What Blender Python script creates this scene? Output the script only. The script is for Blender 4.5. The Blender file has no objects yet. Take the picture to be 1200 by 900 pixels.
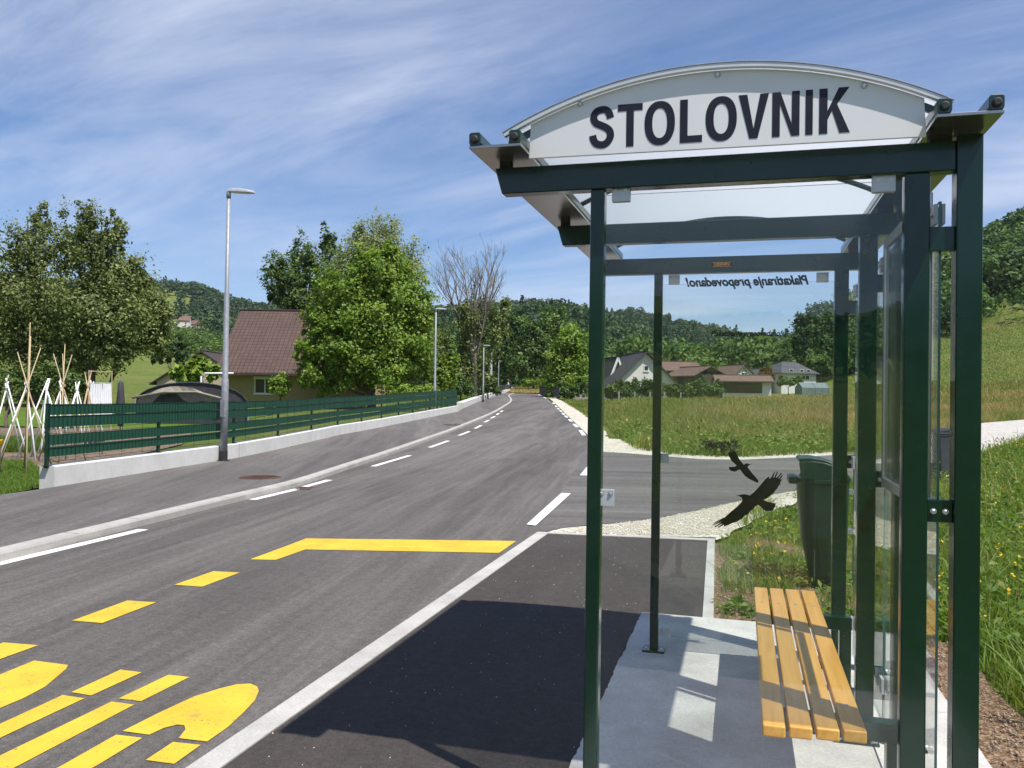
import bpy, math, random
import numpy as np
random.seed(7); rng = np.random.default_rng(11)
S = bpy.context.scene; COL = S.collection
V = np.array

# ------------------------------------------------------------------ camera
F_PX, EYE = 973.0, 1.55
_yaw, _pitch, _roll = math.radians(15.5), math.radians(0.71), 0.015
FW = V([-math.sin(_yaw)*math.cos(_pitch), math.cos(_yaw)*math.cos(_pitch), math.sin(_pitch)])
_r = V([math.cos(_yaw), math.sin(_yaw), 0]); _u = np.cross(_r, FW)
RT = _r*math.cos(_roll) + _u*math.sin(_roll); UP = -_r*math.sin(_roll) + _u*math.cos(_roll)
FH = V([-math.sin(_yaw), math.cos(_yaw)]); RH = V([math.cos(_yaw), math.sin(_yaw)])
EYEP = V([0, 0, EYE])
from mathutils import Matrix
cam = bpy.data.cameras.new('camera'); camo = bpy.data.objects.new('camera', cam); COL.objects.link(camo)
cam.sensor_width = 36; cam.lens = F_PX/1200*36; cam.clip_start = 0.05; cam.clip_end = 6000
camo.matrix_world = Matrix(((RT[0], UP[0], -FW[0], 0), (RT[1], UP[1], -FW[1], 0), (RT[2], UP[2], -FW[2], EYE), (0, 0, 0, 1)))
S.camera = camo

# ------------------------------------------------------------------ valley floor profile (rises gently along the road)
_d = np.linspace(-100, 700, 3201)
_h = np.interp(_d, [-100, 20, 30, 46, 70, 100, 150, 200, 700], [0, 0, .12, .45, .9, 1.45, 2.25, 2.8, 5])
_k = np.exp(-0.5*(np.linspace(-3, 3, 49))**2); _k /= _k.sum()
_h = np.convolve(np.pad(_h, 24, 'edge'), _k, 'valid')
def hD(D): return np.interp(D, _d, _h)
def hz(x, y): return float(hD(x*FH[0] + y*FH[1]))
def ray(px, py): return (px-600)/F_PX*RT - (py-450)/F_PX*UP + FW
def P(px, py, dz=0.0):
    """point of the valley floor (raised by dz) seen in that direction"""
    d = ray(px, py); lo = 0.5
    for t in np.geomspace(1.0, 420, 900):
        p = EYEP + d*t
        if p[2] < hz(p[0], p[1]) + dz:
            a, b = lo, t
            for _ in range(30):
                m = (a+b)/2; q = EYEP + d*m
                if q[2] < hz(q[0], q[1]) + dz: b = m
                else: a = m
            return EYEP + d*b
        lo = t
    return EYEP + d*420
def at(px, D):
    """ground point in the picture column px at distance D ahead"""
    lat = (px-600)/F_PX*D
    x, y = FH*D + RH*lat
    return V([x, y, hz(x, y) if D < 70 else ground_z(x, y)])
def up_at(py, px, D):
    """height of the sight line at that distance"""
    return float((EYEP + ray(px, py)*D)[2])

# ------------------------------------------------------------------ materials
MATS = {}
class NT:
    def __init__(s, m): s.m = m; s.t = m.node_tree; s.n = s.t.nodes; s.l = s.t.links
    def new(s, ty, **kw):
        n = s.n.new(ty)
        for k, v in kw.items(): setattr(n, k, v)
        return n
    def link(s, a, b): s.l.new(a, b)
def sock(n, key): return n.inputs[key]
def base(name, col=(.5, .5, .5), rough=.6, metal=0, spec=.5, coat=0):
    m = bpy.data.materials.new(name); m.use_nodes = True
    t = NT(m); b = t.n['Principled BSDF']
    b.inputs['Base Color'].default_value = (*col, 1); b.inputs['Roughness'].default_value = rough
    b.inputs['Metallic'].default_value = metal; b.inputs['Specular IOR Level'].default_value = spec
    b.inputs['Coat Weight'].default_value = coat; b.inputs['Coat Roughness'].default_value = .06
    MATS[name] = m
    return m, t, b
def coords(t, scale=(1, 1, 1), rot=(0, 0, 0)):
    tc = t.new('ShaderNodeTexCoord'); mp = t.new('ShaderNodeMapping')
    mp.inputs['Scale'].default_value = scale; mp.inputs['Rotation'].default_value = rot
    t.link(tc.outputs['Object'], mp.inputs['Vector']); return mp.outputs['Vector']
def noise(t, vec, scale, detail=4, rough=.55, dist=0):
    n = t.new('ShaderNodeTexNoise'); n.inputs['Scale'].default_value = scale; n.inputs['Detail'].default_value = detail
    n.inputs['Roughness'].default_value = rough; n.inputs['Distortion'].default_value = dist
    t.link(vec, n.inputs['Vector']); return n.outputs['Fac']
def ramp(t, fac, stops, interp='LINEAR'):
    r = t.new('ShaderNodeValToRGB'); r.color_ramp.interpolation = interp
    e = r.color_ramp.elements
    while len(e) < len(stops): e.new(.5)
    for el, (p, c) in zip(e, stops):
        el.position = p; el.color = (*c, 1) if len(c) == 3 else c
    t.link(fac, r.inputs['Fac']); return r.outputs['Color']
def g(v): return (v, v, v)
def mix(t, a, b, fac, mode='MIX'):
    n = t.new('ShaderNodeMix', data_type='RGBA', blend_type=mode)
    for s, v in ((n.inputs[0], fac), (n.inputs[6], a), (n.inputs[7], b)):
        if isinstance(v, (int, float)): s.default_value = v
        elif isinstance(v, tuple): s.default_value = (*v, 1)
        else: t.link(v, s)
    return n.outputs[2]
def bump(t, b, h, strength=.3, dist=.02):
    n = t.new('ShaderNodeBump'); n.inputs['Strength'].default_value = strength; n.inputs['Distance'].default_value = dist
    t.link(h, n.inputs['Height']); t.link(n.outputs['Normal'], b.inputs['Normal'])
def varied(name, c1, c2, scale=6, rough=.6, metal=0, spec=.5, bumpy=0, bscale=80, coat=0, stretch=(1, 1, 1), detail=5):
    m, t, b = base(name, c1, rough, metal, spec, coat)
    v = coords(t, stretch)
    t.link(ramp(t, noise(t, v, scale, detail), [(.3, c1), (.7, c2)]), b.inputs['Base Color'])
    if bumpy: bump(t, b, noise(t, v, bscale, 3), bumpy)
    return m
def asphalt(name, dark, light, streak=1.0, rot=0.27, specks=.75):
    m, t, b = base(name, dark, .85, 0, .3)
    v = coords(t)
    big = ramp(t, noise(t, v, .45, 5, .6, .4), [(.32, g(0)), (.7, g(1))])
    # lengthwise drag marks left by paver and tyres
    tc = t.new('ShaderNodeTexCoord'); mp = t.new('ShaderNodeMapping')
    mp.vector_type = 'TEXTURE'; mp.inputs['Rotation'].default_value = (0, 0, math.radians(90)+rot); mp.inputs['Scale'].default_value = (9, .42, 1)
    t.link(tc.outputs['Object'], mp.inputs['Vector'])
    st = ramp(t, noise(t, mp.outputs['Vector'], 2.0, 6, .66, .35), [(.40, g(0)), (.66, g(1))])
    f = t.new('ShaderNodeMath', operation='MULTIPLY'); t.link(st, f.inputs[0]); f.inputs[1].default_value = .85*streak
    c = mix(t, mix(t, dark, light, big), tuple(x*1.28 for x in light), f.outputs[0])
    # wide lengthwise bands: paver lanes, trodden wheel paths
    mp3 = t.new('ShaderNodeMapping', vector_type='TEXTURE'); mp3.inputs['Rotation'].default_value = (0, 0, math.radians(90)+rot); mp3.inputs['Scale'].default_value = (26, 2.3, 1)
    t.link(tc.outputs['Object'], mp3.inputs['Vector'])
    c = mix(t, c, ramp(t, noise(t, mp3.outputs['Vector'], 1.6, 4, .6, .3), [(.34, g(.74)), (.66, g(1.22))]), min(1, .25+.75*streak), 'MULTIPLY')
    c = mix(t, c, ramp(t, noise(t, v, 14, 3, .7), [(.3, g(.84)), (.7, g(1.16))]), .9, 'MULTIPLY')
    gr = noise(t, v, 160, 3, .7)
    c = mix(t, c, ramp(t, gr, [(.32, g(.42)), (.68, g(1.6))]), .85, 'MULTIPLY')
    c = mix(t, c, ramp(t, noise(t, v, 45, 2, .7), [(.3, g(.72)), (.7, g(1.3))]), .7, 'MULTIPLY')
    vo = t.new('ShaderNodeTexVoronoi'); vo.inputs['Scale'].default_value = 16; t.link(v, vo.inputs['Vector'])
    sp = ramp(t, vo.outputs['Distance'], [(0, g(1)), (.055, g(1)), (.075, g(0))])
    den = ramp(t, noise(t, v, .5, 3), [(.46, g(0)), (.58, g(specks))])
    cc = t.new('ShaderNodeSeparateColor'); t.link(vo.outputs['Color'], cc.inputs[0])
    rare = ramp(t, cc.outputs[0], [(.80, g(0)), (.82, g(1))])
    sp = mix(t, mix(t, sp, den, 1.0, 'MULTIPLY'), rare, 1.0, 'MULTIPLY')
    c = mix(t, c, (.5, .48, .44), sp)
    # old oil drips and dark patches
    oil = ramp(t, noise(t, v, 1.7, 4, .5), [(.68, g(0)), (.78, g(.45))])
    c = mix(t, c, tuple(x*.6 for x in dark), oil)
    t.link(c, b.inputs['Base Color']); bump(t, b, gr, .8, .008)
    return m
def concrete(name, c1, c2, stain=(.3, .28, .25), joints=0):
    m, t, b = base(name, c1, .85, 0, .3); v = coords(t)
    c = ramp(t, noise(t, v, 2.2, 6, .65), [(.3, c1), (.7, c2)])
    c = mix(t, c, ramp(t, noise(t, v, 90, 2, .6), [(.3, g(.8)), (.7, g(1.15))]), .7, 'MULTIPLY')
    c = mix(t, c, stain, ramp(t, noise(t, v, 5, 8, .75, .6), [(.60, g(0)), (.78, g(.55))]))
    t.link(c, b.inputs['Base Color']); bump(t, b, noise(t, v, 60, 4), .25, .006)
    return m
def paint(name, c, wear):
    m, t, b = base(name, c, .75, 0, .3); v = coords(t)
    k = noise(t, v, 55, 4, .7)
    col = mix(t, c, tuple(x*.78 for x in c), ramp(t, noise(t, v, 3, 5), [(.35, g(0)), (.7, g(1))]))
    col = mix(t, col, (.10, .095, .09), ramp(t, k, [(wear, g(0)), (wear+.07, g(.75))]))
    vo = noise(t, v, 7, 6, .75)
    col = mix(t, col, (.16, .14, .10), ramp(t, vo, [(.56, g(0)), (.76, g(.55))]))
    t.link(col, b.inputs['Base Color']); bump(t, b, noise(t, v, 150, 2), .35, .004)
    return m
def foliage(name, dark, mid, light, trans=.35):
    m = bpy.data.materials.new(name); m.use_nodes = True; t = NT(m); MATS[name] = m
    t.n.remove(t.n['Principled BSDF']); out = t.n['Material Output']
    a = t.new('ShaderNodeAttribute', attribute_name='tone')
    c = ramp(t, a.outputs['Fac'], [(0, dark), (.5, mid), (1, light)])
    d = t.new('ShaderNodeBsdfDiffuse'); tr = t.new('ShaderNodeBsdfTranslucent'); gl = t.new('ShaderNodeBsdfGlossy')
    gl.inputs['Roughness'].default_value = .6; gl.inputs['Color'].default_value = (.9, .95, 1, 1)
    t.link(c, d.inputs['Color'])
    t.link(mix(t, c, (1.25, 1.2, .6), .6, 'MULTIPLY'), tr.inputs['Color'])
    m1 = t.new('ShaderNodeMixShader'); m1.inputs[0].default_value = trans
    t.link(d.outputs[0], m1.inputs[1]); t.link(tr.outputs[0], m1.inputs[2])
    m2 = t.new('ShaderNodeMixShader'); m2.inputs[0].default_value = .02
    t.link(m1.outputs[0], m2.inputs[1]); t.link(gl.outputs[0], m2.inputs[2]); t.link(m2.outputs[0], out.inputs['Surface'])
    return m
def glass(name, tint, f0=.045, dirt=.02):
    m = bpy.data.materials.new(name); m.use_nodes = True; t = NT(m); MATS[name] = m
    t.n.remove(t.n['Principled BSDF']); out = t.n['Material Output']
    lw = t.new('ShaderNodeLayerWeight'); lw.inputs['Blend'].default_value = .5
    p = t.new('ShaderNodeMath', operation='POWER'); t.link(lw.outputs['Facing'], p.inputs[0]); p.inputs[1].default_value = 5
    ma = t.new('ShaderNodeMath', operation='MULTIPLY_ADD'); t.link(p.outputs[0], ma.inputs[0]); ma.inputs[1].default_value = 1-f0; ma.inputs[2].default_value = f0
    tr = t.new('ShaderNodeBsdfTransparent'); tr.inputs['Color'].default_value = (*tint, 1)
    gl = t.new('ShaderNodeBsdfGlossy'); gl.inputs['Roughness'].default_value = .004
    mx = t.new('ShaderNodeMixShader'); t.link(ma.outputs[0], mx.inputs[0]); t.link(tr.outputs[0], mx.inputs[1]); t.link(gl.outputs[0], mx.inputs[2])
    # a thin uneven film of dust
    df = t.new('ShaderNodeBsdfDiffuse'); df.inputs['Color'].default_value = (.75, .78, .75, 1)
    v = coords(t, (1, 1, .35))
    fac = ramp(t, noise(t, v, 5, 6, .7), [(.4, g(0)), (.8, g(dirt))])
    m2 = t.new('ShaderNodeMixShader'); t.link(fac, m2.inputs[0]); t.link(mx.outputs[0], m2.inputs[1]); t.link(df.outputs[0], m2.inputs[2])
    t.link(m2.outputs[0], out.inputs['Surface'])
    return m

# ------------------------------------------------------------------ mesh builder
class MB:
    def __init__(s): s.v = []; s.f = []
    def add(s, vs, fs):
        o = len(s.v); s.v += [tuple(float(c) for c in p) for p in vs]; s.f += [tuple(i+o for i in f) for f in fs]; return s
    def box(s, lo, hi, rz=0, piv=None):
        x0, y0, z0 = lo; x1, y1, z1 = hi
        vs = [(x0, y0, z0), (x1, y0, z0), (x1, y1, z0), (x0, y1, z0), (x0, y0, z1), (x1, y0, z1), (x1, y1, z1), (x0, y1, z1)]
        if rz:
            px, py = piv or ((x0+x1)/2, (y0+y1)/2); c, n = math.cos(rz), math.sin(rz)
            vs = [(px+(x-px)*c-(y-py)*n, py+(x-px)*n+(y-py)*c, z) for x, y, z in vs]
        return s.add(vs, [(0, 3, 2, 1), (4, 5, 6, 7), (0, 1, 5, 4), (1, 2, 6, 5), (2, 3, 7, 6), (3, 0, 4, 7)])
    def beam(s, a, b, w, h, up=(0, 0, 1)):
        a, b = V(a, ), V(b); d = b-a; d = d/np.linalg.norm(d); sd = np.cross(d, up); sd = sd/np.linalg.norm(sd); u = np.cross(sd, d)
        vs = [p + sd*w/2*i + u*h/2*j for p in (a, b) for i, j in ((-1, -1), (1, -1), (1, 1), (-1, 1))]
        return s.add(vs, [(3, 2, 1, 0), (4, 5, 6, 7), (0, 1, 5, 4), (1, 2, 6, 5), (2, 3, 7, 6), (3, 0, 4, 7)])
    def tube(s, pts, r, n=8, cap=True):
        pts = [V(p, dtype=float) for p in pts]; rs = r if isinstance(r, (list, tuple, np.ndarray)) else [r]*len(pts)
        rings = []
        for i, p in enumerate(pts):
            d = pts[min(i+1, len(pts)-1)] - pts[max(i-1, 0)]; d = d/(np.linalg.norm(d)+1e-9)
            a = np.cross(d, (0, 0, 1)) if abs(d[2]) < .95 else np.cross(d, (1, 0, 0)); a /= np.linalg.norm(a); b = np.cross(d, a)
            rings.append([p + rs[i]*(a*math.cos(2*math.pi*k/n) + b*math.sin(2*math.pi*k/n)) for k in range(n)])
        vs = [q for ring in rings for q in ring]; fs = []
        for i in range(len(pts)-1):
            for k in range(n):
                k2 = (k+1) % n; fs.append((i*n+k, i*n+k2, (i+1)*n+k2, (i+1)*n+k))
        if cap: fs += [tuple(range(n))[::-1], tuple((len(pts)-1)*n+k for k in range(n))]
        return s.add(vs, fs)
    def prism(s, poly, fn, t0, t1):
        """poly of 2-D points swept from t0 to t1; fn(u, v, t) -> xyz"""
        n = len(poly)
        vs = [fn(u, w, t0) for u, w in poly] + [fn(u, w, t1) for u, w in poly]
        return s.add(vs, [tuple(range(n))[::-1], tuple(range(n, 2*n))] + [(i, (i+1) % n, n+(i+1) % n, n+i) for i in range(n)])
    def lathe(s, prof, c, n=16):
        vs = [(c[0]+r*math.cos(2*math.pi*k/n), c[1]+r*math.sin(2*math.pi*k/n), c[2]+z) for r, z in prof for k in range(n)]
        fs = [(i*n+k, i*n+(k+1) % n, (i+1)*n+(k+1) % n, (i+1)*n+k) for i in range(len(prof)-1) for k in range(n)]
        fs += [tuple(range(n))[::-1], tuple((len(prof)-1)*n+k for k in range(n))]
        return s.add(vs, fs)
    def build(s, name, mat, parent=None, bevel=0, smooth=False, seg=2):
        me = bpy.data.meshes.new(name); me.from_pydata(s.v, [], s.f); me.validate(); me.update()
        import bmesh
        b = bmesh.new(); b.from_mesh(me); bmesh.ops.recalc_face_normals(b, faces=b.faces); b.to_mesh(me); b.free()
        o = bpy.data.objects.new(name, me); COL.objects.link(o)
        me.materials.append(MATS[mat] if isinstance(mat, str) else mat)
        if smooth: me.polygons.foreach_set('use_smooth', [True]*len(me.polygons))
        if bevel:
            md = o.modifiers.new('bevel', 'BEVEL'); md.width = bevel; md.segments = seg; md.limit_method = 'ANGLE'; md.harden_normals = False
        put(o, parent); return o
def put(o, parent):
    if parent is None: return
    o.parent = parent
    w = V(parent.location[:]) if parent.parent is None else V([0., 0, 0])     # parts keep their points in world space
    o.matrix_parent_inverse = Matrix.Translation(tuple(-w))
def thing(name, label, cat, loc=(0, 0, 0), group=None):
    o = bpy.data.objects.new(name, None); COL.objects.link(o); o.location = tuple(float(c) for c in loc); o.empty_display_size = .2
    return tag(o, label, cat, group)
def tag(o, label, cat, group=None):
    o['label'] = label; o['category'] = cat
    if group: o['group'] = group
    return o
def struct(o, kind='structure', label=None, cat=None):
    o['kind'] = kind
    if label: o['label'] = label
    if cat: o['category'] = cat
    return o
def mass(name, verts, faces_flat, sizes, mat, tone=None, parent=None, smooth=False):
    """bulk mesh from numpy arrays; faces_flat: flat vertex indices, sizes: verts per face (int or array)"""
    me = bpy.data.meshes.new(name); nv = len(verts); nl = len(faces_flat)
    npoly = nl//sizes if isinstance(sizes, int) else len(sizes)
    me.vertices.add(nv); me.vertices.foreach_set('co', np.asarray(verts, dtype=np.float32).ravel())
    me.loops.add(nl); me.loops.foreach_set('vertex_index', np.asarray(faces_flat, dtype=np.int32).ravel())
    me.polygons.add(npoly)
    st = np.arange(npoly)*sizes if isinstance(sizes, int) else np.concatenate([[0], np.cumsum(sizes)[:-1]])
    me.polygons.foreach_set('loop_start', np.asarray(st, dtype=np.int32))
    if tone is not None:
        at_ = me.attributes.new('tone', 'FLOAT', 'POINT'); at_.data.foreach_set('value', np.asarray(tone, dtype=np.float32))
    me.update(calc_edges=True)
    if smooth: me.polygons.foreach_set('use_smooth', np.ones(npoly, dtype=bool))
    me.materials.append(MATS[mat]); o = bpy.data.objects.new(name, me); COL.objects.link(o); put(o, parent); return o
def dup(root, loc, label=None):
    """a copy of a thing with copies of its parts and their sub-parts"""
    r = root.copy(); COL.objects.link(r); r.location = tuple(float(c) for c in loc)
    if label: r['label'] = label
    def kids(a, b):
        for ch in list(a.children):
            c = ch.copy(); COL.objects.link(c); c.parent = b; kids(ch, c)
    kids(root, r); return r
# ------------------------------------------------------------------ the materials of the place
asphalt('road_asphalt', (.086, .077, .070), (.122, .110, .101), 1.0, .13)
asphalt('walk_asphalt', (.096, .087, .081), (.128, .117, .110), .8, .36, .5)
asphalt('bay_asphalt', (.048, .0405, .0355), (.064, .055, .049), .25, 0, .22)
asphalt('side_asphalt', (.088, .080, .075), (.122, .113, .106), 1.0, -1.3)
concrete('kerb_concrete', (.33, .315, .29), (.46, .44, .405))
concrete('edging_concrete', (.36, .345, .32), (.50, .485, .45), (.20, .18, .155))
concrete('wall_concrete', (.56, .55, .52), (.68, .67, .64), (.45, .43, .40))
concrete('slab_concrete', (.37, .355, .33), (.60, .58, .545), (.28, .26, .23))
paint('white_paint', (.78, .77, .74), .63)
paint('edge_paint', (.66, .65, .63), .60)
paint('yellow_paint', (.66, .455, .04), .60)
def ground_mat():
    m, t, b = base('meadow_ground', (.06, .09, .02), .95, 0, .1); v = coords(t)
    c = ramp(t, noise(t, v, .12, 6, .65, .5), [(.3, (.085, .135, .026)), (.5, (.135, .170, .038)), (.68, (.19, .18, .060))])
    c = mix(t, c, ramp(t, noise(t, v, 2.5, 6, .7), [(.25, g(.45)), (.75, g(1.5))]), .9, 'MULTIPLY')
    t.link(c, b.inputs['Base Color']); bump(t, b, noise(t, v, 9, 5, .7), 1, .15)
ground_mat()
def lawn_mat():
    m, t, b = base('lawn', (.06, .12, .02), .95, 0, .1); v = coords(t)
    c = ramp(t, noise(t, v, 1.2, 6, .7), [(.3, (.075, .15, .018)), (.7, (.14, .225, .036))])
    c = mix(t, c, ramp(t, noise(t, v, 30, 4, .7), [(.25, g(.5)), (.75, g(1.4))]), .8, 'MULTIPLY')
    t.link(c, b.inputs['Base Color']); bump(t, b, noise(t, v, 60, 4), 1, .04)
lawn_mat()
def gravel_mat(name, a, bb, cc, sc=26):
    m, t, b = base(name, a, .9, 0, .2); v = coords(t)
    vo = t.new('ShaderNodeTexVoronoi'); vo.inputs['Scale'].default_value = sc; vo.inputs['Randomness'].default_value = 1; t.link(v, vo.inputs['Vector'])
    s = t.new('ShaderNodeSeparateColor'); t.link(vo.outputs['Color'], s.inputs[0])
    c = ramp(t, s.outputs[0], [(0, a), (.55, bb), (1, cc)])
    c = mix(t, c, ramp(t, vo.outputs['Distance'], [(.35, g(1)), (.75, g(.35))]), .8, 'MULTIPLY')
    c = mix(t, c, tuple(x*.72 for x in a), ramp(t, noise(t, v, 1.4, 5), [(.45, g(0)), (.7, g(.7))]))
    t.link(c, b.inputs['Base Color']); bump(t, b, vo.outputs['Distance'], -.8, .03)
gravel_mat('gravel', (.56, .50, .39), (.68, .63, .51), (.80, .77, .68))
varied('pebble', (.50, .44, .34), (.72, .67, .57), 30, .9)
varied('soil_stone', (.20, .14, .09), (.42, .34, .26), 30, .9)
gravel_mat('bare_soil', (.15, .088, .048), (.215, .135, .078), (.36, .26, .17), 60)
gravel_mat('pale_track', (.52, .48, .43), (.60, .57, .52), (.68, .66, .61), 18)
gravel_mat('garden_soil', (.17, .125, .085), (.21, .155, .105), (.26, .20, .14), 12)
def steel_paint():
    m, t, b = base('green_steel', (.002, .027, .014), .22, 0, .45, .18); v = coords(t)
    c = ramp(t, noise(t, v, 3, 5), [(.3, (.0015, .020, .0105)), (.7, (.0026, .027, .0145))])
    c = mix(t, c, (.03, .05, .04), ramp(t, noise(t, v, 26, 7, .75), [(.66, g(0)), (.8, g(.35))]))
    t.link(c, b.inputs['Base Color'])
    t.link(ramp(t, noise(t, v, 14, 5), [(.3, g(.16)), (.7, g(.30))]), b.inputs['Roughness'])
    bump(t, b, noise(t, v, 260, 2), .05, .002)
steel_paint()
varied('gutter_metal', (.004, .026, .016), (.007, .034, .022), 5, .3, 0, .5, .0, coat=.4)
varied('tray_metal', (.33, .32, .30), (.38, .37, .35), 4, .22, .9, .5)
varied('white_metal', (.62, .63, .64), (.70, .71, .72), 10, .35, .2)
varied('shade_sheet_white', (.62, .62, .60), (.70, .70, .68), 14, .7)  # for the added sun-blocking sheet in the poster frame
varied('clamp_metal', (.50, .52, .54), (.58, .60, .62), 20, .4, .25, .5)
varied('grey_steel', (.50, .51, .52), (.62, .63, .64), 20, .38, .85, .5)
varied('galvanised', (.25, .265, .285), (.36, .375, .40), 14, .55, .3, .5, .08, 30)
varied('aluminium', (.48, .48, .47), (.58, .58, .57), 10, .32, .8, .5)
varied('black_rubber', (.015, .015, .017), (.03, .03, .03), 20, .7)
varied('black_film', (.004, .004, .004), (.008, .008, .008), 20, .55, spec=.2)
varied('ink', (.012, .013, .025), (.018, .018, .032), 20, .45, spec=.3)
varied('sign_white', (.74, .745, .75), (.80, .80, .80), 3, .4, spec=.4)
varied('lamp_grey', (.55, .56, .58), (.62, .63, .65), 10, .35, .3)
varied('white_pvc', (.74, .74, .72), (.80, .80, .78), 9, .5)
varied('cane', (.40, .30, .17), (.55, .43, .26), 12, .7)
glass('shelter_glass', (.975, .99, .982), .034, .006)
m, t, b = base('glass_edge', (.09, .20, .17), .15, 0, .5)
def bench_mat():
    m, t, b = base('bench_timber', (.5, .25, .06), .42, 0, .45, .15); v = coords(t, (14, .7, 14))
    c = ramp(t, noise(t, v, 2.2, 6, .6, .6), [(.28, (.50, .255, .045)), (.5, (.61, .325, .065)), (.72, (.68, .385, .085))])
    vv = coords(t); c = mix(t, c, (.33, .16, .035), ramp(t, noise(t, vv, 9, 5, .7), [(.62, g(0)), (.8, g(.4))]))
    t.link(c, b.inputs['Base Color']); bump(t, b, noise(t, v, 5, 4), .12, .004)
bench_mat()
def roof_sheet():
    m = bpy.data.materials.new('opal_sheet'); m.use_nodes = True; t = NT(m); MATS['opal_sheet'] = m
    b = t.n['Principled BSDF']; out = t.n['Material Output']
    b.inputs['Base Color'].default_value = (.84, .86, .88, 1); b.inputs['Roughness'].default_value = .3
    tr = t.new('ShaderNodeBsdfTranslucent'); tr.inputs['Color'].default_value = (.86, .89, .93, 1)
    mx = t.new('ShaderNodeMixShader'); mx.inputs[0].default_value = .62
    t.link(b.outputs[0], mx.inputs[1]); t.link(tr.outputs[0], mx.inputs[2]); t.link(mx.outputs[0], out.inputs['Surface'])
roof_sheet()
def tiles(name, c1, c2, sx, sy):
    m, t, b = base(name, c1, .7, 0, .3)
    tc = t.new('ShaderNodeTexCoord')
    br = t.new('ShaderNodeTexBrick'); br.inputs['Scale'].default_value = 1; br.offset = 0.0
    br.inputs['Brick Width'].default_value = sx; br.inputs['Row Height'].default_value = sy; br.inputs['Mortar Size'].default_value = .03; br.inputs['Mortar Smooth'].default_value = .6
    br.inputs['Color1'].default_value = (*c1, 1); br.inputs['Color2'].default_value = (*c2, 1); br.inputs['Mortar'].default_value = (*[x*.42 for x in c1], 1)
    mp = t.new('ShaderNodeMapping'); mp.inputs['Scale'].default_value = (1, 1, 1)
    t.link(tc.outputs['UV'], br.inputs['Vector'])
    v = coords(t); c = mix(t, br.outputs['Color'], ramp(t, noise(t, v, 1.2, 5, .7), [(.3, g(.8)), (.7, g(1.2))]), .7, 'MULTIPLY')
    t.link(c, b.inputs['Base Color']); bump(t, b, br.outputs['Fac'], -.8, .05)
tiles('brown_tiles', (.092, .057, .047), (.110, .068, .056), .30, .33)
tiles('dark_tiles', (.050, .045, .048), (.065, .058, .060), .3, .35)
tiles('russet_tiles', (.17, .105, .085), (.20, .125, .10), .3, .35)
tiles('slate_tiles', (.085, .085, .10), (.105, .105, .12), .3, .35)
def plaster(name, c):
    m, t, b = base(name, c, .9, 0, .15); v = coords(t)
    k = ramp(t, noise(t, v, .8, 6, .7), [(.3, tuple(x*.84 for x in c)), (.7, c)])
    t.link(k, b.inputs['Base Color']); bump(t, b, noise(t, v, 30, 4), .2, .02)
plaster('beige_plaster', (.40, .31, .16)); plaster('white_plaster', (.74, .71, .67)); plaster('old_plaster', (.52, .44, .33)); plaster('pink_plaster', (.60, .42, .33))
varied('dark_timber', (.03, .024, .02), (.06, .048, .04), 3, .8, stretch=(6, 6, .6))
varied('window_white', (.70, .70, .68), (.76, .76, .74), 4, .5)
m, t, b = base('window_glass', (.02, .025, .03), .08, 0, .6)
varied('shade_net', (.035, .042, .050), (.06, .068, .075), 5, .8, bumpy=.4, bscale=40)
varied('canvas', (.22, .20, .16), (.32, .29, .235), 3, .8, bumpy=.5, bscale=9)
varied('linen', (.72, .73, .76), (.80, .81, .84), 4, .8, bumpy=.3, bscale=12)
varied('dark_cloth', (.03, .03, .035), (.06, .06, .07), 6, .8)
varied('polytunnel', (.13, .17, .165), (.19, .23, .22), 3, .5)
def fence_mat():
    m, t, b = base('privacy_strip', (.012, .10, .05), .55, 0, .3); tc = t.new('ShaderNodeTexCoord')
    w = t.new('ShaderNodeTexWave'); w.inputs['Scale'].default_value = 3.2; t.link(tc.outputs['UV'], w.inputs['Vector'])
    t.link(ramp(t, w.outputs['Fac'], [(0, (.004, .032, .018)), (.3, (.009, .060, .034)), (1, (.011, .074, .042))]), b.inputs['Base Color']); bump(t, b, w.outputs['Fac'], .5, .02)
fence_mat()
varied('green_wire', (.006, .03, .02), (.01, .045, .03), 9, .45)
varied('bin_green', (.005, .028, .017), (.009, .038, .023), 8, .38, bumpy=.1, bscale=120)
varied('bin_grey', (.062, .066, .075), (.085, .088, .098), 8, .42, bumpy=.1, bscale=120)
varied('bark', (.07, .052, .038), (.13, .10, .075), 5, .9, bumpy=.8, bscale=14, stretch=(3, 3, .5))
varied('pale_bark', (.16, .135, .11), (.26, .225, .185), 5, .9, bumpy=.5, bscale=14, stretch=(3, 3, .5))
varied('rusty_iron', (.085, .045, .03), (.13, .07, .045), 30, .75, .3, bumpy=.5, bscale=60)
foliage('leaf_olive', (0.070, 0.098, 0.026), (0.165, 0.210, 0.060), (0.340, 0.380, 0.140), .36)
foliage('leaf_bright', (0.088, 0.163, 0.018), (0.188, 0.294, 0.033), (0.350, 0.463, 0.081), .4)
foliage('leaf_silver', (0.168, 0.216, 0.090), (0.282, 0.336, 0.150), (0.456, 0.492, 0.264), .4)
foliage('leaf_dark', (0.039, 0.075, 0.021), (0.078, 0.137, 0.034), (0.156, 0.227, 0.058))
foliage('leaf_wood', (0.028, 0.066, 0.018), (0.082, 0.150, 0.032), (0.200, 0.275, 0.056), .3)
foliage('leaf_far', (0.026, 0.058, 0.024), (0.058, 0.102, 0.036), (0.125, 0.175, 0.055), .28)
foliage('dead_twigs', (.02, .014, .01), (.035, .025, .018), (.07, .05, .03), .1)
foliage('leaf_rust', (.10, .05, .02), (.20, .09, .03), (.28, .15, .05))
foliage('grass_blades', (0.084, 0.168, 0.018), (0.185, 0.274, 0.036), (0.403, 0.381, 0.123), .45)
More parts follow.
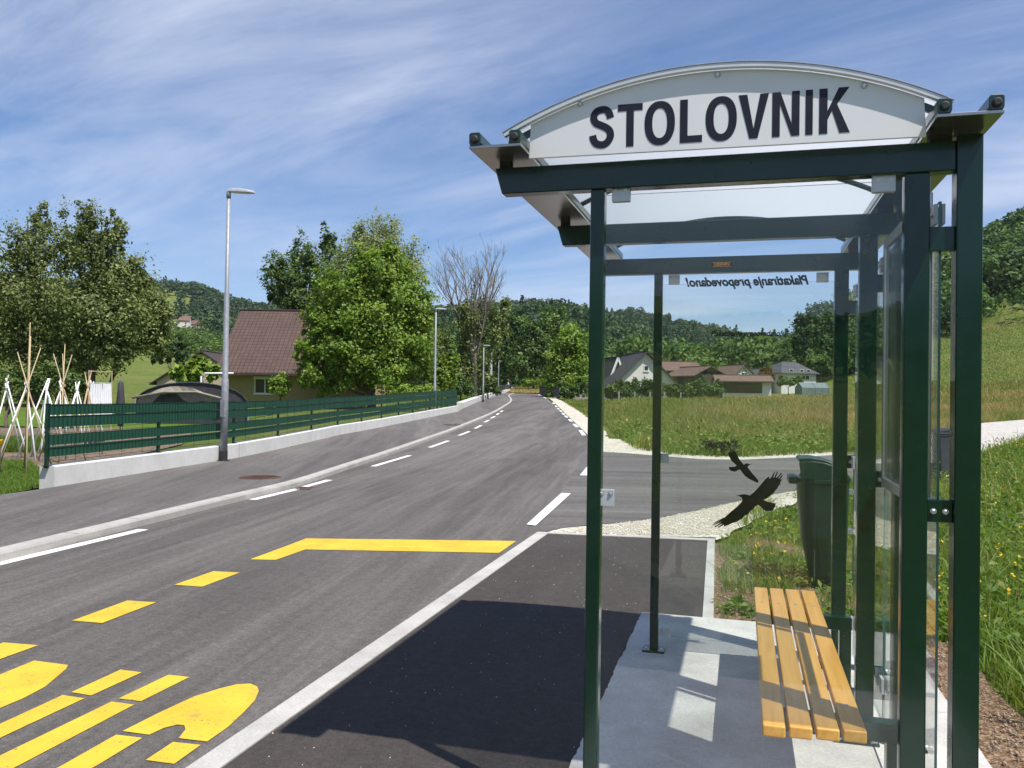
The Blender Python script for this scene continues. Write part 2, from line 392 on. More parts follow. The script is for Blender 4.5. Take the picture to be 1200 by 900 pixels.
foliage('meadow_blades', (0.138, 0.218, 0.034), (0.270, 0.287, 0.075), (0.483, 0.356, 0.161), .45)
foliage('dandelion', (.70, .45, .02), (.80, .55, .03), (.85, .65, .05), .3)
varied('twig', (.15, .13, .105), (.23, .205, .17), 9, .9)
# ------------------------------------------------------------------ terrain: one polar sheet from the shelter to the hills
TX = V([-500, -200, 0, 120, 200, 300, 420, 560, 640, 720, 820, 920, 1000, 1100, 1200, 1400, 1700])
TR = V([100, 150, 220, 320, 450, 650, 900, 1300])
TAB = V([  # pixels above the horizon, per distance row
 [2,   2,   2,   2,   2,   0,  -1,  -1,  -1,  -1,  -1,   0,   3,   8,  10,  12,  14],
 [8,   8,   9,  11,  12,   9,   5, 4.5, 4.5,   3,   3,   5,  11,  34,  48,  58,  70],
 [24,  24,  30,  40,  40,  32,  22,  14,  16,   9,   8,  14,  36,  76,  92, 108, 124],
 [40,  40,  50,  54,  50,  44,  34,  46,  52,  28,  22,  30,  80, 140, 184, 204, 214],
 [62,  62,  72,  72,  64,  58,  50,  84,  86,  56,  36,  44,  90, 140, 170, 190, 200],
 [92,  92, 100, 100,  90,  72,  66,  90,  90,  80,  50,  50,  86, 126, 150, 170, 180],
 [112,112, 120, 120, 112,  90,  86,  84,  84,  90,  72,  64,  76, 104, 120, 140, 150],
 [90,  90,  96,  96,  90,  70,  66,  60,  60,  64,  54,  50,  56,  70,  80, 100, 110]], dtype=float)
def terrain(r, a):
    """height at range r, angle a (0 = straight ahead, + = right)"""
    r = np.asarray(r, float); a = np.asarray(a, float)
    D = r*np.cos(a); lo = hD(np.maximum(D, -50))
    am = np.where(np.abs(a) > math.pi/2, np.sign(a)*math.pi - a, a)       # the valley behind mirrors the one ahead
    px = 600 + 973*np.tan(np.clip(am, -.85, .85))
    R_ = np.clip(r, TR[0], TR[-1])
    ri = np.clip(np.searchsorted(TR, R_) - 1, 0, len(TR)-2); rf = (np.log(R_) - np.log(TR[ri]))/(np.log(TR[ri+1]) - np.log(TR[ri]))
    xi = np.clip(np.searchsorted(TX, px) - 1, 0, len(TX)-2); xf = np.clip((px - TX[xi])/(TX[xi+1]-TX[xi]), 0, 1)
    xf = xf*xf*(3-2*xf)
    v = (TAB[ri, xi]*(1-xf) + TAB[ri, xi+1]*xf)*(1-rf) + (TAB[ri+1, xi]*(1-xf) + TAB[ri+1, xi+1]*xf)*rf
    hi = EYE + r*v/973*np.cos(np.clip(am, -.85, .85)) + np.minimum(r/1000, 1)*5*np.sin(a*23+r*.011)*np.clip((r-250)/300, 0, 1)
    back = np.abs(a) > math.pi/2
    hi = np.where(back, EYE + (hi-EYE)*1.15, hi); lo = np.where(back, 0, lo)
    w = np.clip((r-70)/45, 0, 1); w = w*w*(3-2*w)
    return lo*(1-w) + hi*w
def txyz(r, a, dz=0):
    x = r*(np.cos(a)*FH[0] + np.sin(a)*RH[0]); y = r*(np.cos(a)*FH[1] + np.sin(a)*RH[1])
    return np.stack([x, y, terrain(r, a)+dz], -1)
def ground_z(x, y):
    r = math.hypot(x, y); a = math.atan2(x*RH[0]+y*RH[1], x*FH[0]+y*FH[1]); return float(terrain(r, a))
rad = np.concatenate([[0.01, .5, 1], np.arange(1.5, 40, .75), np.arange(40, 130, 1.5), np.arange(130, 330, 5), np.geomspace(330, 2600, 60)])
ang = np.concatenate([np.linspace(-.75, .75, 301), np.linspace(.75, 2*math.pi-.75, 142)[1:-1]]); ang = (ang+math.pi) % (2*math.pi) - math.pi
RR, AA = np.meshgrid(rad, ang, indexing='ij')
pts = txyz(RR, AA, 0); pts[..., 2] -= np.where(RR < 60, .035, .035 + np.clip((RR-60)/40, 0, 1)*.05) + np.where(np.abs(AA-.01) < .105, .28, 0)*np.clip((RR-48)/22, 0, 1)*np.clip((178-RR)/20, 0, 1)
na, nr = len(ang), len(rad); idx = np.arange(nr*na).reshape(nr, na)
q = np.stack([idx[:-1], idx[1:], np.roll(idx, -1, 1)[1:], np.roll(idx, -1, 1)[:-1]], -1).reshape(-1)
struct(mass('ground', pts.reshape(-1, 3), q, 4, 'meadow_ground', smooth=True))

def sheet(name, left, right, mat, dz, cols=6, step=1.5):
    """strip between two edge polylines of equal length, following the valley floor"""
    L, R_ = [], []
    for (a, b), (c, d) in zip(zip(left[:-1], left[1:]), zip(right[:-1], right[1:])):
        n = max(1, int(max(np.linalg.norm(b[:2]-a[:2]), np.linalg.norm(d[:2]-c[:2]))/step))
        for i in range(n): L.append(a+(b-a)*i/n); R_.append(c+(d-c)*i/n)
    L.append(left[-1]); R_.append(right[-1]); vs, fs = [], []
    for a, b in zip(L, R_):
        for k in range(cols+1):
            p = a+(b-a)*k/cols; vs.append((p[0], p[1], hz(p[0], p[1])+dz))
    w = cols+1
    for i in range(len(L)-1):
        for k in range(cols): fs.append((i*w+k, i*w+k+1, (i+1)*w+k+1, (i+1)*w+k))
    m = MB(); m.add(vs, fs); return struct(m.build(name, mat))
def flat(name, poly, mat, dz):
    """polygon laid on the valley floor (cut fine enough to follow it)"""
    import bmesh
    b = bmesh.new(); f = b.faces.new([b.verts.new((p[0], p[1], 0)) for p in poly]); bmesh.ops.triangulate(b, faces=[f])
    for _ in range(2 if max(np.linalg.norm(V(p[:2])) for p in poly) > 18 else 0): bmesh.ops.subdivide_edges(b, edges=b.edges[:], cuts=1, use_grid_fill=True)
    for v in b.verts: v.co.z = hz(v.co.x, v.co.y)+dz
    bmesh.ops.recalc_face_normals(b, faces=b.faces)
    if sum(f.normal.z for f in b.faces) < 0: bmesh.ops.reverse_faces(b, faces=b.faces)
    me = bpy.data.meshes.new(name); b.to_mesh(me); b.free(); me.materials.append(MATS[mat])
    o = bpy.data.objects.new(name, me); COL.objects.link(o); return struct(o)
def resample(poly, step):
    poly = [V(p[:2]) for p in poly]; out = [poly[0]]; 
    for a, b in zip(poly[:-1], poly[1:]):
        n = max(1, int(np.linalg.norm(b-a)/step)); out += [a+(b-a)*i/n for i in range(1, n+1)]
    return out
def smooth_line(poly, it=2):
    for _ in range(it):
        q = [poly[0]]
        for a, b in zip(poly[:-1], poly[1:]): q += [a*.75+b*.25, a*.25+b*.75]
        poly = q+[poly[-1]]
    return poly
def offset_line(poly, d):
    out = []
    for i, p in enumerate(poly):
        t_ = poly[min(i+1, len(poly)-1)] - poly[max(i-1, 0)]; t_ = t_/np.linalg.norm(t_); out.append(p+V([-t_[1], t_[0]])*d)
    return out

# main road: left edge is the foot of the kerb, right edge the carriageway edge
kerb_foot = [V(p[:2]) for p in [P(0, 660), P(167, 617), P(280, 588), P(350, 571.5), P(413, 548.5), P(480, 525), P(547, 499), P(580, 484.5), P(594, 475), P(600, 471), P(600, 467), P(596, 464.3), P(600, 461.5), P(612, 459)]]
d0 = kerb_foot[0]-kerb_foot[1]; d0 /= np.linalg.norm(d0)
kerb_foot = [kerb_foot[0]+d0*16, kerb_foot[0]+d0*6] + kerb_foot
kerb_foot = smooth_line(kerb_foot, 2)
E3 = lambda l: [V([p[0], p[1], 0.]) for p in l]
bayA, bayB, bayC, bayD = P(630, 625), P(838, 633), P(837, 722), P(225, 900)
edge_dir = (bayA-bayD)[:2]; edge_dir /= np.linalg.norm(edge_dir)
right_edge = [bayA[:2]-edge_dir*26, bayA[:2]-edge_dir*12, bayA[:2], P(705, 530)[:2], P(692, 513)[:2], P(676, 498)[:2], P(663, 486)[:2], P(652, 475)[:2], P(641, 467)[:2], P(634, 462.5)[:2], P(633, 459)[:2]]
def match(line, n):
    s = np.concatenate([[0], np.cumsum([np.linalg.norm(b-a) for a, b in zip(line[:-1], line[1:])])]); u = np.linspace(0, s[-1], n)
    return [V([np.interp(x, s, [p[0] for p in line]), np.interp(x, s, [p[1] for p in line])]) for x in u]
def along(line, D0, D1, n):
    """resample by distance ahead so both edges of the road correspond"""
    Ds = [float(p@FH) for p in line]; u = np.linspace(D0, D1, n)
    return [V([np.interp(x, Ds, [p[0] for p in line]), np.interp(x, Ds, [p[1] for p in line])]) for x in u]
Dn, Df = -14.0, min(float(kerb_foot[-1]@FH), float(right_edge[-1]@FH))
kl, rl = along(kerb_foot, Dn, Df, 160), along(right_edge, Dn, Df, 160)
road_end = [(kl[-1]+FH*40+RH*14), (rl[-1]+FH*40+RH*14)]
sheet('road', E3(kl)+E3(road_end[:1]), E3(rl)+E3(road_end[1:]), 'road_asphalt', .006, 10)
# side road joining from the right
side_far = [P(690, 524), P(704, 529.5), P(730, 531), P(784, 535.5), P(823, 538.5), P(870, 539), P(940, 536), P(1000, 532), P(1075, 525)]
side_near = [P(627, 627), P(660, 619), P(718, 614), P(772, 608), P(812, 600), P(865, 588), P(933, 575), P(1000, 563), P(1075, 549)]
sheet('side_road', side_near, side_far, 'side_asphalt', .010, 8, 1.0)
tk_far = [P(1072, 525), P(1105, 506), P(1151, 496), P(1200, 492), P(1260, 487), P(1400, 478)]
tk_near = [P(1072, 549), P(1105, 540), P(1151, 531), P(1200, 514), P(1260, 502), P(1400, 488)]
sheet('gravel_track', tk_near, tk_far, 'pale_track', .014, 6, 1.0)
# gravel shoulders
def jag(line, amp, step=.25):
    l = resample(line, step); return [p+V([random.uniform(-amp, amp), random.uniform(-amp, amp)]) for p in l]
flat('gravel_wedge', jag([P(636, 621), P(660, 618), P(718, 613), P(772, 607), P(812, 599), P(865, 587), P(933, 574), P(960, 570), P(952, 582), P(915, 596), P(880, 612), P(850, 628)], .04)
     + [P(839, 633), P(838, 630)] + [P(740, 628), P(640, 626)], 'gravel', .002)
flat('gravel_shoulder', [P(704, 531)]+jag([P(730, 532), P(784, 536.5), P(823, 539.5), P(870, 540), P(940, 537), P(985, 534)], .03)+jag([P(985, 528), P(940, 530), P(870, 533.5), P(823, 532.5), P(770, 530), P(735, 524), P(712, 514), P(706, 500), P(690, 490), P(672, 478), P(659, 470), P(650, 466)], .08, .5)
     + [P(643, 466), P(653, 475), P(664, 486), P(677, 498), P(693, 513)], 'gravel', -.004)
flat('soil_patch', jag([P(842, 636), P(880, 628), P(935, 640), P(985, 670), P(1010, 700), P(1000, 735), P(960, 735), P(841, 725)], .05)+[V([bayC[0], 5.9]), bayB[:2]-V([.0, .1])], "bare_soil", -.012)
slabA, slabB = P(752, 722), P(676, 900)
SX0, SX1, SY1 = -.665, 1.02, 5.92
soil = [V([SX1-.02, 2.0]), V([SX1-.02, 6.0]), V([1.3, 5.9]), V([1.33, 4.8]), V([1.38, 4.0]), V([1.55, 3.2]), V([1.75, 2.0])]
flat('soil_strip', [soil[0], soil[1]]+jag(soil[2:], .06), 'bare_soil', -.01)
# lay-by and its flush concrete edging
ex = lambda p, k: V([p[0]-edge_dir[0]*k, p[1]-edge_dir[1]*k])
bay_w = .13
nrm = V([edge_dir[1], -edge_dir[0]])
A_in, D_out = bayA[:2]+nrm*bay_w, ex(bayA, 16)
B0, C0 = bayB[:2], V([bayC[0], SY1+.0])
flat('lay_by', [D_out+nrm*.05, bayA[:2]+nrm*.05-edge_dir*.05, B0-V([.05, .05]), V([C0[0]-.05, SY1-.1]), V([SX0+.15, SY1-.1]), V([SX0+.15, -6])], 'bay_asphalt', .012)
m = MB()
for poly in ([D_out, bayA[:2], A_in-edge_dir*.06, D_out+nrm*bay_w], [bayA[:2], B0+V([0.0, .0]), B0-V([.0, .13]), A_in-edge_dir*.06], [B0-V([.075, .13]), B0-V([0, .13]), V([bayC[0], SY1]), V([bayC[0]-.075, SY1])]):
    m.prism([tuple(p) for p in poly], lambda u, w, t_: (u, w, t_), -.1, .019)
struct(m.build('edging_strip', 'edging_concrete'))
# concrete base of the shelter, ragged where the asphalt meets it
ls = [V([SX0+random.uniform(-.005, .005)+(.004*math.sin(y*9) if 3.9 < y < 5.2 else 0), y]) for i, y in enumerate(np.linspace(1.2, SY1, 130))]
m = MB(); m.prism([tuple(p) for p in ls]+[(SX1, SY1), (SX1, 1.2)], lambda u, w, t_: (u, w, t_), -.2, .026)
struct(m.build('shelter_slab', 'slab_concrete'))
# kerb, pavement and verge on the left
for a, b in ((0, 1),):
    pass
kf = along(kerb_foot, Dn, Df, 220)
prof = [(0, -.1), (.0, .075), (.012, .098), (.15, .102), (.15, -.1)]
vs, fs = [], []; offs = [offset_line(kf, o_) for o_, _ in prof]
for i in range(len(kf)):
    D = float(kf[i]@FH); low = 1 - .55*np.clip((D-25)/40, 0, 1)
    for k, (o_, z) in enumerate(prof): p = offs[k][i]; vs.append((p[0], p[1], hz(p[0], p[1])+(z*low if z > 0 else z)))
n = len(prof)
for i in range(len(kf)-1):
    for k in range(n-1): fs.append((i*n+k, i*n+k+1, (i+1)*n+k+1, (i+1)*n+k))
m = MB(); m.add(vs, fs); kerb_o = m.build('kerb', 'kerb_concrete'); struct(kerb_o)
m = MB(); run = 0; nxt = 0
for i in range(len(kf)-1):
    a, b_ = kf[i], kf[i+1]; L_ = np.linalg.norm(b_-a); D = float(a@FH); low = 1 - .55*np.clip((D-25)/40, 0, 1)
    if D > 60: break
    while nxt < run+L_:
        p = a+(b_-a)*(nxt-run)/L_; t_ = (b_-a)/L_; nn = V([-t_[1], t_[0]]); z = hz(*p); e = .004
        q = [p-nn*.0015, p+nn*.0105-nn*.001, p+nn*.149]; zq = [z+.0, z+.099*low, z+.1035*low]
        m.add([(*(s+t_*k), zz) for s, zz in zip(q, zq) for k in (-e, e)], [(0, 1, 3, 2), (2, 3, 5, 4)]); nxt += 1.0
    run += L_
m.build('kerb_joint', 'dark_timber', kerb_o)
kin = offset_line(kf, .149)
wall_line = [V(p[:2]) for p in [P(63.5, 570.5, .1), P(280, 536, .1), P(400, 509, .1), P(537, 481.5, .1)]]
wd = wall_line[0]-wall_line[1]; wd /= np.linalg.norm(wd)
verge_line = [V(p[:2]) for p in [P(543, 478.5, .06), P(560, 471, .05), P(578, 464.5, .05), P(589, 461, .05), P(598, 459.5, .05)]]
pave_left = [wall_line[0]+wd*25+V([-1, -2]), wall_line[0]+wd*.2]+wall_line+verge_line
pl = along(pave_left, max(Dn, float(pave_left[0]@FH)+.5), Df, 220); kin2 = along(kin, max(Dn, float(pave_left[0]@FH)+.5), Df, 220)
o = sheet('pavement', E3(pl), E3(kin2), 'walk_asphalt', .0, 5, 3)
for v in o.data.vertices:
    D = v.co.x*FH[0]+v.co.y*FH[1]; v.co.z += .1*(1-.55*min(max((D-25)/40, 0), 1))
m = MB()   # low pale kerb wall beyond the fence
vl = verge_line; vo = offset_line(vl, .45)
for i in range(len(vl)-1):
    a, b, c, d = vl[i], vl[i+1], vo[i+1], vo[i]; z = hz(*a), hz(*b)
    vs = [(a[0], a[1], z[0]), (b[0], b[1], z[1]), (c[0], c[1], z[1]), (d[0], d[1], z[0])]
    m.add([(x, y, zz-.1) for x, y, zz in vs]+[(x, y, zz+.42) for x, y, zz in vs], [(0, 3, 2, 1), (4, 5, 6, 7), (0, 1, 5, 4), (1, 2, 6, 5), (2, 3, 7, 6), (3, 0, 4, 7)])
tag(m.build('verge_wall', 'wall_concrete'), 'low pale concrete edge wall along the pavement beyond the green fence', 'wall')

# ------------------------------------------------------------------ painted markings
def mark(name, polys, mat, dz=.010):
    m = MB()
    for poly in polys:
        pp = [p if len(p) == 3 else P(*p) for p in poly]
        m.add([(p[0], p[1], hz(p[0], p[1])+dz) for p in pp], [tuple(range(len(pp)))])
    o = m.build(name, mat); struct(o); return o
def seg(a, b, w, n=1):
    a, b = V(a[:2]), V(b[:2]); t_ = (b-a)/np.linalg.norm(b-a); s_ = V([-t_[1], t_[0]])*w/2
    return [V([*(p), 0]) for p in (a-s_, b-s_, b+s_, a+s_)]
mark('yellow_box_line', [[(293, 656.7), (359, 632), (358, 645), (323, 657.3)], [(359, 632), (605, 635), (585, 649), (358, 645)],
     [(204, 686.7), (250, 670.7), (281, 672.3), (236.7, 689)], [(84.3, 729), (149, 705.3), (183, 707.3), (120, 731.7)], [(-75, 783), (4, 754.7), (44.8, 758), (-32, 786)]], 'yellow_paint')
mark('yellow_bus_lettering', [
     [(-60, 812), (0, 792.5), (40, 776), (79.5, 781.3), (77.3, 786), (53, 806.7), (26.7, 820.8), (0, 832), (-70, 862)],
     [(83.5, 813.3), (141.3, 786.7), (166, 790), (106.7, 817.3)], [(-80, 883), (0, 850.7), (73.3, 816.8), (99, 820.5), (0, 867.2), (-70, 896)],
     [(139, 820.8), (197.3, 792.8), (221.9, 795.5), (165.3, 824)], [(-110, 933), (0, 888), (130.7, 824.5), (157.3, 828), (21.3, 900), (-60, 941)],
     [(143.5, 859.2), (186.7, 837.3), (226.7, 818.7), (256, 809.3), (277.3, 804), (293.3, 803.2), (301.3, 806.7), (303.2, 812), (298.7, 822.7), (285.3, 837.3), (266.7, 854.7), (242.7, 871.5), (209.3, 867.5), (217.3, 857.3), (216, 852.5), (208, 851.5), (192, 855.5), (174.7, 863.5)],
     [(18, 927), (72, 900), (136, 863.5), (166.7, 867.2), (113, 900), (52, 931)],
     [(170.7, 893.3), (202.7, 872), (235.2, 875.5), (204, 897.9)]], 'yellow_paint')
wl = [((0, 661.5), (168, 621.3)), ((296, 586.3), (349, 573.5)), ((357, 571), (386, 563)), ((437, 547), (480, 534.2)), ((503.5, 524.7), (525.5, 516.8)), ((538, 510.6), (550, 505.8)),
      ((556.7, 502.4), (564, 498.6)), ((568, 495), (573, 492.4)), ((575.4, 490.4), (580, 488)), ((582, 486.3), (584.7, 484.4)), ((586.7, 483), (589, 481.3))]
mark('edge_dash_left', [seg(P(*a), P(*b), .13) for a, b in wl] + [seg(P(0, 661.5)-(P(168, 621.3)-P(0, 661.5))*1.0, P(0, 661.5), .13)], 'white_paint')
rd = [((684, 558), (694, 545)), ((684.5, 510.6), (680, 504.5)), ((676.5, 501), (672.7, 497.2)), ((670, 494.3), (667, 491.6)), ((664.7, 489.6), (662.4, 487.3)), ((661, 486.2), (659.2, 484)), ((658, 482.7), (656.4, 481.2)), ((655, 480), (653.8, 478.6)), ((652.5, 477.2), (651, 475.6)), ((649.5, 473.6), (648, 472)), ((640, 467), (637, 465.4)), ((633, 463.4), (631, 462.4))]
mark('edge_dash_right', [[(617, 616), (627.7, 617.3), (669, 579.3), (658, 578.7)]] + [seg(P(*a), P(*b), .15) for a, b in rd], 'white_paint', .016)
# iron covers in the pavement and road
for (px, py, dz, rr, lab) in ((305, 559.5, .1, .34, 'rusty round iron manhole cover in the pavement opposite the lamp post'), (530, 498, .09, .34, 'dark round manhole cover far along the pavement past the fence')):
    p = P(px, py, dz); m = MB(); m.lathe([(rr, -.05), (rr, .006), (rr-.03, .009), (rr-.03, .005), (.02, .006)], (p[0], p[1], p[2]), 28)
    for k in range(-3, 4): m.box((p[0]-.2, p[1]+k*.07-.015, p[2]+.004), (p[0]+.2, p[1]+k*.07+.015, p[2]+.010))
    tag(m.build('manhole_cover', 'rusty_iron'), lab, 'manhole cover')
p = P(356, 573.5); m = MB()
for k in range(5): m.box((p[0]-.10+k*.045, p[1]-.1, .004), (p[0]-.08+k*.045, p[1]+.24, .013), .3, (p[0], p[1]))
m.box((p[0]-.12, p[1]-.12, .002), (p[0]+.12, p[1]-.09, .013), .3, (p[0], p[1])); m.box((p[0]-.12, p[1]+.23, .002), (p[0]+.12, p[1]+.26, .013), .3, (p[0], p[1]))
tag(m.build('drain_grate', 'rusty_iron'), 'small dark drain grate at the foot of the kerb', 'drain')
# ------------------------------------------------------------------ bus shelter (axis along +Y)
Y0 = [2.92, 3.99, 5.03]; BT, BB = 2.382, 2.286; SLAB = .026
sh = thing('bus_shelter', 'dark green steel bus shelter with glass walls and arched white roof', 'bus shelter', (-.1, 4.0, SLAB))
XZ = lambda u, w, t_: (u, t_, w)
for y in Y0:
    m = MB(); m.prism([(-.888, BT), (-.860, BB), (.651, BB), (.651, BT)], XZ, y, y+.06)
    bm_ = m.build('roof_beam', 'green_steel', sh, .004)
    for xa, xb in ((-.872, -.832), (.575, .64)): m = MB(); m.box((xa, y+.008, BT), (xb, y+.052, 2.404)); m.build('spacer_block', 'black_rubber', bm_)
# maker's plate on the rear beam
m = MB(); m.box((-.182, Y0[2]-.004, 2.318), (-.066, Y0[2]-.0005, 2.346)); mp_ = m.build('maker_plate', 'black_film', sh)
m, t, b = base('orange_print', (.75, .33, .03), .5)
def text_mesh(name, body, mat, size, loc, parent, shear=0, bold=0, flip=False, width=None, space=1.0):
    cu = bpy.data.curves.new(name, 'FONT'); cu.body = body; cu.size = size; cu.shear = shear; cu.offset = bold; cu.extrude = .0006
    cu.align_x = 'CENTER'; cu.align_y = 'CENTER'; cu.space_character = space; cu.resolution_u = 4
    to = bpy.data.objects.new(name, cu); COL.objects.link(to)
    dg = bpy.context.evaluated_depsgraph_get(); me = bpy.data.meshes.new_from_object(to.evaluated_get(dg)); bpy.data.objects.remove(to)
    n = len(me.vertices); co = np.empty(n*3, np.float32); me.vertices.foreach_get('co', co); co = co.reshape(-1, 3)
    w = co[:, 0].max()-co[:, 0].min(); k = (width/w) if width else 1
    cx = (co[:, 0].max()+co[:, 0].min())/2
    X = (co[:, 0]-cx)*k*(-1 if flip else 1)
    new = np.stack([X+loc[0], -co[:, 2]+loc[1], co[:, 1]+loc[2]], -1)
    me.vertices.foreach_set('co', new.astype(np.float32).ravel()); me.name = name
    if flip: me.flip_normals()
    me.materials.clear(); me.materials.append(MATS[mat]); me.update()
    o = bpy.data.objects.new(name, me); COL.objects.link(o); put(o, parent); return o
text_mesh('plate_lettering', 'LESNIN', 'orange_print', .022, (-.124, Y0[2]-.0052, 2.333), mp_, 0, .0006, width=.088)
m = MB()
for z in (2.3205, 2.3435): m = MB(); m.box((-.178, Y0[2]-.0052, z-.0012), (-.070, Y0[2]-.0041, z+.0012)); m.build('plate_border', 'orange_print', mp_)

def bolt(m, c, axis, r=.011, h=.009):
    c = V(c, dtype=float); a = V(axis, dtype=float); m.tube([c, c+a*h*.7, c+a*h], [r, r, r*.6], 6)
    m.tube([c-a*.001, c+a*.002], r*1.5, 12)
def post(name, x0, x1, y0, y1, z1, flange):
    m = MB(); m.box((x0, y0, SLAB), (x1, y1, z1)); o = m.build(name, 'green_steel', sh, .005)
    cx, cy = (x0+x1)/2, (y0+y1)/2; fx0, fx1, fy0, fy1 = flange
    m = MB(); m.box((cx+fx0, cy+fy0, SLAB), (cx+fx1, cy+fy1, SLAB+.012))
    m.build('base_plate', 'green_steel', o, .002)
    for sx in (fx0+.022, fx1-.022): m = MB(); bolt(m, (cx+sx, cy+fy0+.02, SLAB+.012), (0, 0, 1), .011, .016); m.build('anchor_bolt', 'grey_steel', o)
    return o
for i in (0, 2): post('glass_post', -.530 if i == 0 else -.518, -.480 if i == 0 else -.468, Y0[i]+.004, Y0[i]+.054, BB, (-.065, .065, -.06, .06))
for i in (0, 1, 2): post('wall_post', .501, .577, Y0[i]+.003, Y0[i]+.057, BB, (-.13, .06, -.06, .06))
for i in (0, 1, 2):
    post('rear_column', .6512, .727, Y0[i]-.008, Y0[i]+.067, 2.3985, (-.05, .10, -.07, .07))
    for z0, z1, h in ((2.032, 2.110, .03), (1.160, 1.232, .03)):
        m = MB(); m.box((.577, Y0[i]+.012, z0), (.6512, Y0[i]+.046, z1)); c = m.build('tie_plate', 'green_steel', sh, .002)
        if z0 < 2:
            for x in (.595, .630): m = MB(); bolt(m, (x, Y0[i]+.012, (z0+z1)/2), (0, -1, 0), .0065, .007); m.build('tie_bolt', 'grey_steel', c)
# gutters
def gutter(x0, x1, yA, yB, inner_right):
    zb = 2.404
    m = MB(); m.prism([(x0, zb), (x1, zb), (x1, zb+.010), (x0, zb+.010)], XZ, yA, yB)
    o = m.build('roof_gutter', 'tray_metal', sh, .001)
    for s in (0, 1):
        a, b_ = (x0, x0+.042) if s == 0 else (x1-.042, x1)
        m = MB(); m.prism([(a+.004, zb+.0102), (b_-.004, zb+.0102), (b_, zb+.02), (b_, zb+.050), (b_-.006, zb+.056), (a+.006, zb+.056), (a, zb+.050), (a, zb+.02)], XZ, yA-.003, yB+.003)
        lip = m.build('gutter_lip', 'gutter_metal', o, .002)
        m = MB(); m.tube([(a+.021, yA-.003, zb+.031), (a+.021, yA-.010, zb+.031), (a+.021, yA-.014, zb+.031)], [.0135, .0135, .009], 14); m.build('end_bolt', 'black_rubber', lip)
    return o
gutter(-.928, -.742, 2.74, 5.27, True); gutter(.556, .738, 2.74, 5.27, False)
# arched roof
XA, XB, ZE, ZP = -.829, .619, 2.474, 2.655; XC = (XA+XB)/2
Rr = (((XB-XA)/2)**2+(ZP-ZE)**2)/(2*(ZP-ZE)); ZC = ZP-Rr
def arc(n, dr=0, x0=XA, x1=XB):
    a0, a1 = math.asin((x0-XC)/Rr), math.asin((x1-XC)/Rr)
    return [(XC+(Rr+dr)*math.sin(a0+(a1-a0)*i/n), ZC+(Rr+dr)*math.cos(a0+(a1-a0)*i/n)) for i in range(n+1)]
m = MB(); m.prism(arc(40)+arc(40, -.006)[::-1], XZ, 2.832, 5.24); rp = m.build('roof_panel', 'opal_sheet', sh)
for y0, y1 in ((2.818, 2.8315), (5.2405, 5.256)):
    m = MB(); m.prism(arc(48, .004)+arc(48, -.013)[::-1], XZ, y0, y1); m.build('roof_rim', 'white_metal', rp, .002)
    m = MB(); m.prism(arc(48, .007)+arc(48, .0042)[::-1], XZ, y0-.002, y1+.02); m.build('roof_seal', 'grey_steel', rp)
for xa, xb in ((XA, XA+.10), (XB-.10, XB)): m = MB(); m.prism(arc(8, -.022, xa, xb)+arc(8, -.045, xa, xb)[::-1], XZ, 2.850, 2.862); m.build('rim_bracket', 'gutter_metal', rp)
for y in (3.98, 5.16):
    m = MB(); pts_ = [(x, y, z) for x, z in arc(30, -.022)]; m.tube(pts_, .012, 8); m.build('roof_rib', 'gutter_metal', sh, smooth=True)
# name board
SY = 2.838
top = arc(40, -.0138, -.738, .546)
m = MB(); m.prism([(-.738, 2.386), (.546, 2.376)]+top[::-1], XZ, SY, SY+.010); board = m.build('name_board', 'sign_white', sh, .0015)
for px, py in ((680, 122), (841, 87.5), (1012.5, 100.5)):
    d = ray(px, py); q = EYEP+d*(SY/d[1]); m = MB(); m.tube([(q[0], SY, q[2]), (q[0], SY-.006, q[2]), (q[0], SY-.009, q[2])], [.0095, .0085, .005], 14); m.build('board_screw', 'grey_steel', board)
def gyp(px, py, Y): d = ray(px, py); return EYEP+d*(Y/d[1])
zb_ = (gyp(705, 172.5, SY)[2]+gyp(975, 157.5, SY)[2])/2; zt_ = (gyp(705, 122, SY)[2]+gyp(975, 106, SY)[2])/2
H_ = zt_-zb_; T_ = H_*.172
def letter(ch, x0, x1):
    w = x1-x0; t_ = T_; polys = []
    if ch == 'T': polys = [[(0, H_-t_*.92), (w, H_-t_*.92), (w, H_), (0, H_)], [(w/2-t_/2, 0), (w/2+t_/2, 0), (w/2+t_/2, H_-t_*.92), (w/2-t_/2, H_-t_*.92)]]
    if ch == 'L': polys = [[(0, 0), (w, 0), (w, t_*.92), (t_, t_*.92), (t_, H_), (0, H_)]]
    if ch == 'I': polys = [[(0, 0), (w, 0), (w, H_), (0, H_)]]
    if ch == 'V': polys = [[(w/2-t_*.52, 0), (w/2+t_*.52, 0), (w, H_), (w-t_*1.08, H_), (w/2, t_*1.25), (t_*1.08, H_), (0, H_)]]
    if ch == 'N': polys = [[(0, 0), (t_*.95, 0), (t_*.95, H_-t_*1.55), (w-t_*1.0, 0), (w, 0), (w, H_), (w-t_*.95, H_), (w-t_*.95, t_*1.55), (t_*1.0, H_), (0, H_)]]
    if ch == 'K': polys = [[(0, 0), (t_, 0), (t_, H_*.30), (w*.42, H_*.50), (w-t_*1.22, 0), (w, 0), (w*.58, H_*.64), (w*.98, H_), (w-t_*1.35, H_), (t_, H_*.50), (t_, H_), (0, H_)]]
    return [[(x0+a, zb_+c) for a, c in p] for p in polys]
def ring(cx, cz, rx, rz, n=48, e=2.25):
    return [(cx+rx*math.copysign(abs(math.cos(a))**(2/e), math.cos(a)), cz+rz*math.copysign(abs(math.sin(a))**(2/e), math.sin(a))) for a in (2*math.pi*k/n for k in range(n))]
